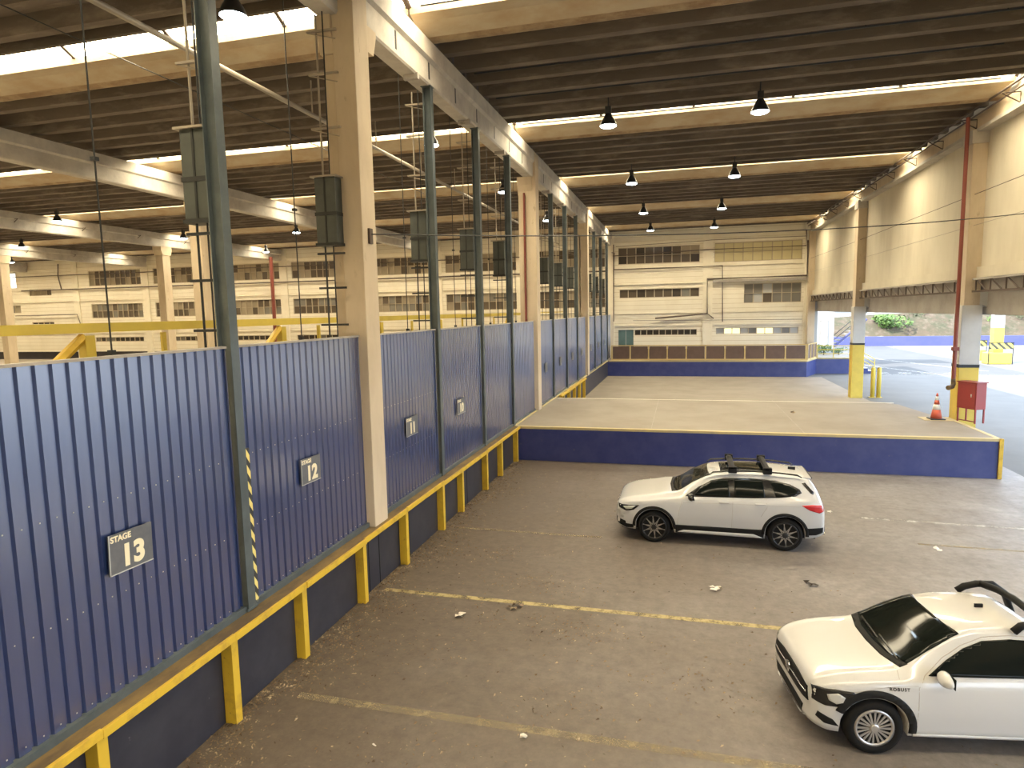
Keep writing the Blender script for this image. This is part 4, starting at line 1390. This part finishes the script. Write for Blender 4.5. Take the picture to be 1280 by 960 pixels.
for i in range(16):
    y = 8 + i * 2.8
    if bk is None:
        bm = bmesh.new()
        tube(bm, [(.2, 0, 0), (-.28, 0, 0)], .018, 5)
        tube(bm, [(-.28, 0, 0), (.2, 0, -.3)], .018, 5)
        tube(bm, [(.2, 0, -.3), (.2, 0, 0)], .018, 5)
        bk = obj('pipe_bracket', bm, M_pipe)
        bk.location = (9.0, y, 10.98)
    else:
        bk = link(bpy.data.objects.new('pipe_bracket', bk.data))
        bk.location = (9.0, y, 10.98)
    tag(bk, 'triangular pipe bracket on top of the side wall, number %d along it from the camera' % (i + 1) if i > 14 else 'triangular pipe bracket on top of the side wall, %s from the camera' % ORD[i], 'bracket', 'side wall pipe brackets')
for gx, nm in ((-36.0, 'second girder'), (-51.1, 'third girder')):
    for i in range(6):
        b2 = link(bpy.data.objects.new('pipe_bracket', bk.data))
        b2.location = (gx + .2, 24 + i * 4.2, 10.75)
        b2.rotation_euler = (0, 0, pi)
        tag(b2, 'triangular bracket on the %s of the left hall, %s from the camera' % (nm, ORD[i]), 'bracket', 'left hall brackets')
# red fire pipe by the hydrant column
bm = T([(8.85, 24.55, 2.5), (8.85, 24.55, 11.0)], .06, 10)
t = thing('fire_pipe', 'red fire pipe rising beside the column at the hydrant box', 'pipe', (0, 0, 0))
obj('riser', bm, M_red, t)
obj('elbow', T([(8.85, 24.55, 2.55), (8.84, 24.5, 2.38), (8.78, 24.4, 2.3), (8.6, 24.25, 2.28)], [.06, .07, .07, .08], 10), M_yellowdirt, t)
obj('valve', B((8.76, 8.94, 24.46, 24.64, 3.5, 3.62)), M_red, t)
tag(obj('fire_pipe', T([(-5.90, 24.60, 1.2), (-5.90, 24.60, 9.6)], .04, 8), M_red), 'dark red pipe on the second fence-line column', 'pipe')
tag(obj('fire_pipe', T([(-35.6, 51.0, 1.11), (-35.6, 51.0, 10.4)], .16, 8), M_red), 'reddish pipe pair standing before the left facade', 'pipe')
# facade pipes
Yf = FARY - 0.2


def fpipe(label, pts, r=.035, m=M_pipe):
    tag(obj('facade_pipe', T([(p[0], Yf, p[1]) for p in pts], r, 6), m), label, 'pipe')


fpipe('dark conduit on the far facade dropping past its upper windows', [(-5.5, 9.65), (-5.29, 9.64), (-5.29, 8.31), (-1.4, 8.3), (2.99, 8.32), (3.06, 4.01)], .04)
fpipe('thick dark pipe zigzagging over the right half of the far facade', [(9.05, 9.96), (9.05, 7.37), (1.88, 7.32), (1.92, 4.65), (-2.06, 4.35)], .075)
fpipe('short pipe branch on the far facade pilaster', [(1.92, 4.65), (2.4, 4.27)], .045)
fpipe('pair of conduits down the left corner of the far facade', [(-5.35, 10.28), (-5.35, 4.14)], .04)
fpipe('long conduit crossing the upper windows of the far facade', [(-5.41, 9.39), (1.85, 9.58), (8.94, 9.57), (8.91, 10.68)], .04)
fpipe('thin conduit above the upper windows of the far facade', [(-5.16, 10.12), (1.6, 10.26), (2.14, 10.3), (8.92, 10.27)], .02)
fpipe('long pipe along the left hall facade below its top windows', [(-67, 8.3), (-6, 8.2)], .06)
fpipe('second long pipe along the left hall facade above its top windows', [(-69, 9.75), (-6, 9.6)], .04)
fpipe('vertical pipe on the left hall facade near the left edge', [(-61.83, 10.9), (-61.98, 9.69), (-61.69, 8.3)], .06)
fpipe('low bent conduit on the left hall facade near the left edge', [(-68.18, 5.71), (-59.97, 5.73), (-59.52, 4.33)], .04)
fpipe('thin conduit with drops above the low windows of the far facade', [(-3.8, 4.2), (1.4, 4.15), (8.8, 4.1)], .018)
# wires
wp = [Vector((-5.44, 10.75, 6.52)).lerp(Vector((9.04, 21.0, 7.48)), k / 10) - Vector((0, 0, .9 * (k / 10) * (1 - k / 10))) for k in range(11)]
tag(obj('overhead_wire', T(wp, .012, 5), M_steeldk), 'black wire strung from the cream column to the side wall', 'wire')
tag(obj('wall_wire', T([(9.2, 53, 8.6), (9.2, 40, 8.55), (9.2, 20, 8.6)], .012, 5), M_pipe), 'thin wire along the side wall, upper of two', 'wire')
tag(obj('wall_wire', T([(9.2, 53, 7.6), (9.2, 40, 7.55), (9.2, 20, 7.6)], .010, 5), M_pipegrey), 'thin wire along the side wall, lower of two', 'wire')
tag(obj('wire_bracket', B((-5.46, -5.41, 10.70, 10.82, 6.35, 6.62)), M_pipe), 'small rusty bracket on the face of the cream column', 'bracket')

# ================================================================ LEFT HALL YELLOW BEAM
t = thing('yellow_gantry', 'yellow steel beam on braced posts behind the blue fence', 'gantry', (-8.5, 3, 1.12))
obj('beam', B((-.07, .07, 0, 33, 3.78, 3.92)), M_yellowclean, t)
pm = bm_ = None
for y in (1.4, 4.6, 9.4, 14.2, 19.0, 23.8, 28.6):
    pm = obj('post', B((-.07, .07, y - .08, y + .08, 0, 3.74)), M_yellowclean, t) if pm is None else link(bpy.data.objects.new('post', pm.data), t)
    pm.location = (0, 0 if y == 1.4 else y - 1.4, 0)
    b_ = obj('brace', T([(0, y - 1.5, 2.6), (0, y - .05, 3.72)], .07, 6), M_yellow, t)
for y in (6.06, 10.9, 16.5, 21.5, 26.0):
    obj('thin_post', B((-.03, .03, y - .035, y + .035, 0, 3.74)), M_yellowclean, t)
obj('hand_rail', B((-.04, .04, 13, 45, 3.86, 3.92)), M_yellowclean, t)

# ================================================================ FAR PLATFORM RAILING
t = thing('platform_railing', 'yellow framed railing with brown infill panels on the far platform', 'railing', (0, 49.97, 1.2))
n = 10
xs = [-5.2 + i * (13.85 / n) for i in range(n + 1)]
pst = None
for x in xs:
    pst = obj('post', B((-.045, .045, -.04, .04, 0, 1.16)), M_railframe, t) if pst is None else link(bpy.data.objects.new('post', pst.data), t)
    pst.location = (x, 0, 0)
pn = None
for x0, x1 in zip(xs, xs[1:]):
    pn = obj('infill_panel', B((.06, 1.385 - .06, -.01, .01, .12, 1.08)), M_brownpanel, t) if pn is None else link(bpy.data.objects.new('infill_panel', pn.data), t)
    pn.location = (x0, 0, 0)
obj('top_rail', B((-5.2, 8.65, -.035, .035, 1.11, 1.17)), M_railframe, t)
obj('bottom_rail', B((-5.2, 8.65, -.03, .03, .02, .12)), M_railframe, t)
t = thing('platform_railing', 'short angled railing at the corner of the far platform', 'railing', (8.75, 50.0, 1.2), math.atan2(2.5, 1.05))
obj('top_rail', B((0, 2.7, -.035, .035, 1.11, 1.17)), M_railframe, t)
obj('bottom_rail', B((0, 2.7, -.03, .03, .02, .1)), M_railframe, t)
for x in (0, .9, 1.8, 2.65):
    obj('post', B((x - .045, x + .045, -.04, .04, 0, 1.16)), M_railframe, t)
for x in (0, .9, 1.8):
    obj('infill_panel', B((x + .06, x + .8, -.01, .01, .12, 1.08)), M_brownpanel, t)
t = thing('stair_handrail', 'pale yellow handrail descending the steps beside the far platform', 'handrail', (9.9, 52.6, 1.15))
for z in (.35, .65, .95):
    obj('bar', T([(0, 0, z), (2.2, 0, z), (3.9, 0, z - 1.0)], .03, 6), M_yellowclean, t)
for x, z in ((0, 0), (1.1, 0), (2.2, 0), (3.0, -.5), (3.9, -1.0)):
    obj('post', T([(x, 0, z), (x, 0, z + .95)], .03, 6), M_yellowclean, t)

# ================================================================ DOCK PROPS
t = thing('traffic_cone', 'orange and white traffic cone on the dock beside the column', 'traffic cone', (8.38, 24.5, 1.17))
obj('base', B((-.22, .22, -.22, .22, 0, .045), bevel=.012), M_steeldk, t)
for a, b_, m_ in ((0, .3, M_orange), (.3, .48, M_conewhite), (.48, .62, M_orange), (.62, .75, M_conewhite), (.75, .86, M_orange)):
    ra, rb = .17 - .15 * a / .86, .17 - .15 * b_ / .86
    obj('sleeve', lathe(bmesh.new(), [(ra, .04 + a), (rb, .04 + b_)], 20), m_, t, True)
tag(obj('floor_pad', B((7.95, 8.82, 24.2, 24.95, 1.165, 1.18)), M_edge), 'pale painted pad on the dock under the traffic cone', 'floor marking')
t = thing('hydrant_box', 'red fire hydrant cabinet on legs at the dock edge', 'hydrant cabinet', (9.22, 24.1, 1.17), radians(-62))
obj('cabinet', B((-.30, .38, -.22, .18, .46, 1.32), bevel=.008), M_redbox, t)
obj('door', B((-.27, .35, -.235, -.215, .49, 1.29)), M_redbox, t)
obj('door_latch', B((.2, .24, -.25, -.235, .86, .96)), M_chrome, t)
obj('lid', B((-.33, .41, -.25, .21, 1.32, 1.35)), M_redbox, t)
for x in (-.27, .35):
    for y in (-.19, .15):
        obj('leg', B((x - .02, x + .02, y - .02, y + .02, 0, .46)), M_redbox, t)
obj('foot_rail', B((-.29, .37, -.2, -.17, .05, .08)), M_redbox, t)
for i, x in enumerate((10.2, 10.5)):
    t = thing('yellow_bollard', '%s of two tall yellow bollards beside the far column' % ('left' if i == 0 else 'right'), 'bollard', (x, 39.05, 0), 0, 'yellow bollards')
    obj('tube', lathe(bmesh.new(), [(.11, 0), (.11, 1.6), (.08, 1.66)], 16), M_yellowclean, t, True)
    obj('base_plate', B((-.16, .16, -.16, .16, 0, .03)), M_yellowclean, t)

# ================================================================ OUTSIDE
struct(obj('road_surface_shaded', B((9.7, 24, 52, 88, -.01, .004)), M_road))  # dark slab colour stands in for a neighbouring building's shadow
for i, (pts_) in enumerate(([(14.5, 62), (16.5, 56), (19, 50)], [(17.0, 76), (18, 66), (22, 55)], [(12.0, 52.2), (24, 51.6)], [(15, 84), (19, 84)])):
    bm = bmesh.new()
    for a, b_ in zip(pts_, pts_[1:]):
        d = Vector((b_[0] - a[0], b_[1] - a[1], 0)).normalized()
        nv = Vector((-d.y, d.x, 0)) * .12
        A, Bq = Vector((*a, .012)), Vector((*b_, .012))
        bm.faces.new([bm.verts.new(p) for p in (A - nv, A + nv, Bq + nv, Bq - nv)])
    tag(obj('lane_line', bm, M_linewhite), ['white lane line curving across the shaded road, nearest the bollards', 'long white lane line farther along the shaded road', 'white line across the road beside the platform steps', 'short white line at the far end of the road'][i], 'road marking', 'road lines')
for i in range(5):
    tag(obj('crossing_bar', B((12.6 + i * 1.5, 13.4 + i * 1.5, 53.0, 53.5, .003, .012)), M_linewhite), 'white crossing bar on the road, %s from the column' % ORD[i], 'road marking', 'crossing bars')
struct(obj('wall_retaining', B((12, 70, 88.5, 89, 0, 1.15)), M_retain))
bm = bmesh.new()
nx, ny = 50, 14
hv = [[bm.verts.new((10 + 70 * i / nx, 89 + 22 * j / ny, 1.0 + (j / ny) ** .8 * 11 + random.uniform(-.25, .25) + .8 * sin(i * .5) * (j / ny))) for j in range(ny + 1)] for i in range(nx + 1)]
for i in range(nx):
    for j in range(ny):
        bm.faces.new((hv[i][j], hv[i + 1][j], hv[i + 1][j + 1], hv[i][j + 1]))
struct(obj('hillside', bm, M_soil, smooth=True))


def shrub(label, x, y, z, rx, rz, n, seed, m=M_leaf):
    rr = random.Random(seed)
    t = thing('shrub', label, 'shrub', (x, y, z), 0, 'shrubs outside')
    bm = bmesh.new()
    lumps = [(rr.uniform(-.6, .6) * rx, rr.uniform(-.5, .5) * rx, rr.uniform(.35, .75) * rz, rr.uniform(.35, .6)) for _ in range(7)]
    for i in range(n):
        lx, ly, lz, lr = rr.choice(lumps)
        th, ph = rr.uniform(0, 2 * pi), math.acos(rr.uniform(-1, 1))
        r_ = lr * rr.uniform(.7, 1.05)
        c = Vector((lx + rx * r_ * sin(ph) * cos(th), ly + rx * r_ * sin(ph) * sin(th), max(.05, lz + rz * .6 * r_ * cos(ph))))
        s = rx * rr.uniform(.06, .12)
        u = Vector((rr.uniform(-1, 1), rr.uniform(-1, 1), rr.uniform(-1, 1))).normalized()
        v = u.orthogonal().normalized()
        bm.faces.new([bm.verts.new(c + q) for q in (-u * s, v * s * .5, u * s, -v * s * .5)])
    obj('foliage', bm, m, t)
    obj('stem', T([(0, 0, 0), (0, 0, rz * .6)], rx * .05, 6), M_pipe, t)
    return t


M_leaf2 = mat('leaf_olive', (0.045, 0.06, 0.02), 0.7, col2=(0.10, 0.09, 0.04), scale=1.2, amt=0.9)
shrub('bright green shrub above the retaining wall, between the side columns', 25.7, 91, 1.6, 2.2, 2.4, 900, 1)
shrub('small green shrub on the hillside just left of the red pipe', 32.0, 92, 1.8, 1.1, 1.4, 500, 2)
shrub('green shrub on the hillside between the two yellow pillars', 37.0, 92, 1.8, 1.2, 1.6, 500, 3)
shrub('dark green shrub on the hillside at the right edge', 40.5, 93, 2.4, 1.8, 2.0, 600, 4, M_leaf2)
shrub('olive scrub on the slope right of the bright shrub', 29.0, 93.5, 2.5, 2.0, 1.8, 600, 5, M_leaf2)
shrub('leafy planter shrub behind the railing at the platform corner', 10.9, 55.5, 1.2, .8, .9, 500, 6)
shrub('low planter shrub beside the stair handrail', 12.0, 55.6, 1.2, .6, .7, 400, 7)
t = thing('white_annex', 'white annex wall with a narrow grey door beyond the hall corner', 'building', (10.1, 58, 0))
obj('wall', B((0, 2.0, 0, 3, 0, 4.6)), M_white, t)
obj('door', B((1.0, 1.5, -.04, .02, 1.2, 3.8)), M_panelight, t)
obj('door_frame', B((.95, 1.0, -.05, .02, 1.2, 3.85), (1.5, 1.55, -.05, .02, 1.2, 3.85), (.95, 1.55, -.05, .02, 3.8, 3.85)), M_lintel, t)
obj('corner_pier', B((-.75, -.05, -4.2, -3.6, 1.2, 4.7)), M_white, t)
t = thing('canopy_slab', 'white canopy slab over the walkway beyond the hall corner', 'canopy', (11, 60.5, 4.1))
bm = bmesh.new()
prism(bm, [(0, -.15), (3.5, .1), (8.5, .32), (8.5, .5), (3, .75), (0, .75)], 'y', 0, 4)
obj('slab', bm, M_white, t)
obj('fascia', B((-.5, 3.0, -.05, .02, .45, .8)), M_retain, t)
t = thing('outside_stair', 'outdoor stair with handrails climbing past the white annex', 'stairs', (12.1, 60, 0))
for i in range(10):
    obj('tread', B((i * .28, i * .28 + .36, 0, 1.6, 1.3 + i * .26, 1.38 + i * .26)), M_lintel, t)
obj('stringer', T([(0, -.05, 1.2), (2.9, -.05, 3.9)], .09, 6), M_retain, t)
for dz in (.5, .9):
    obj('handrail', T([(0, -.1, 1.3 + dz), (2.9, -.1, 4.0 + dz)], .03, 6), M_steeldk, t)
for i, x in enumerate((23.9, 25.75)):
    y = 66 if i == 0 else 62
    t = thing('gate_pillar', 'yellow and white pillar with a yellow block base outside, %s' % ('partly behind the column' if i == 0 else 'clear of the column'), 'pillar', (x * y / 63.0, y, 0), 0, 'yellow gate pillars')
    obj('yellow_shaft', B((-.36, .36, -.36, .36, 0, 3.0)), M_yellowclean, t)
    obj('white_shaft', B((-.36, .36, -.36, .36, 3.0, 6.0)), M_white, t)
    obj('block_base', B((-.85, .85, -.8, .5, 0, .95), bevel=.08), M_yellowclean, t)
    obj('barrier_board', B((-.85, .85, -.85, -.8, 1.25, 1.75)), M_hazard2, t)
    obj('barrier_frame', B((-.88, -.84, -.86, -.8, 0, 1.8), (.84, .88, -.86, -.8, 0, 1.8), (-.88, .88, -.86, -.8, 1.75, 1.8)), M_steeldk, t)
t = thing('shade_kerb', 'long pale kerb beside the sunny yard road', 'kerb', (24, 84, 0))
obj('kerb_body', B((0, 40, 0, .4, 0, .18)), M_white, t)
obj('kerb_gutter', B((0, 40, -.5, 0, 0, .01)), M_road, t)
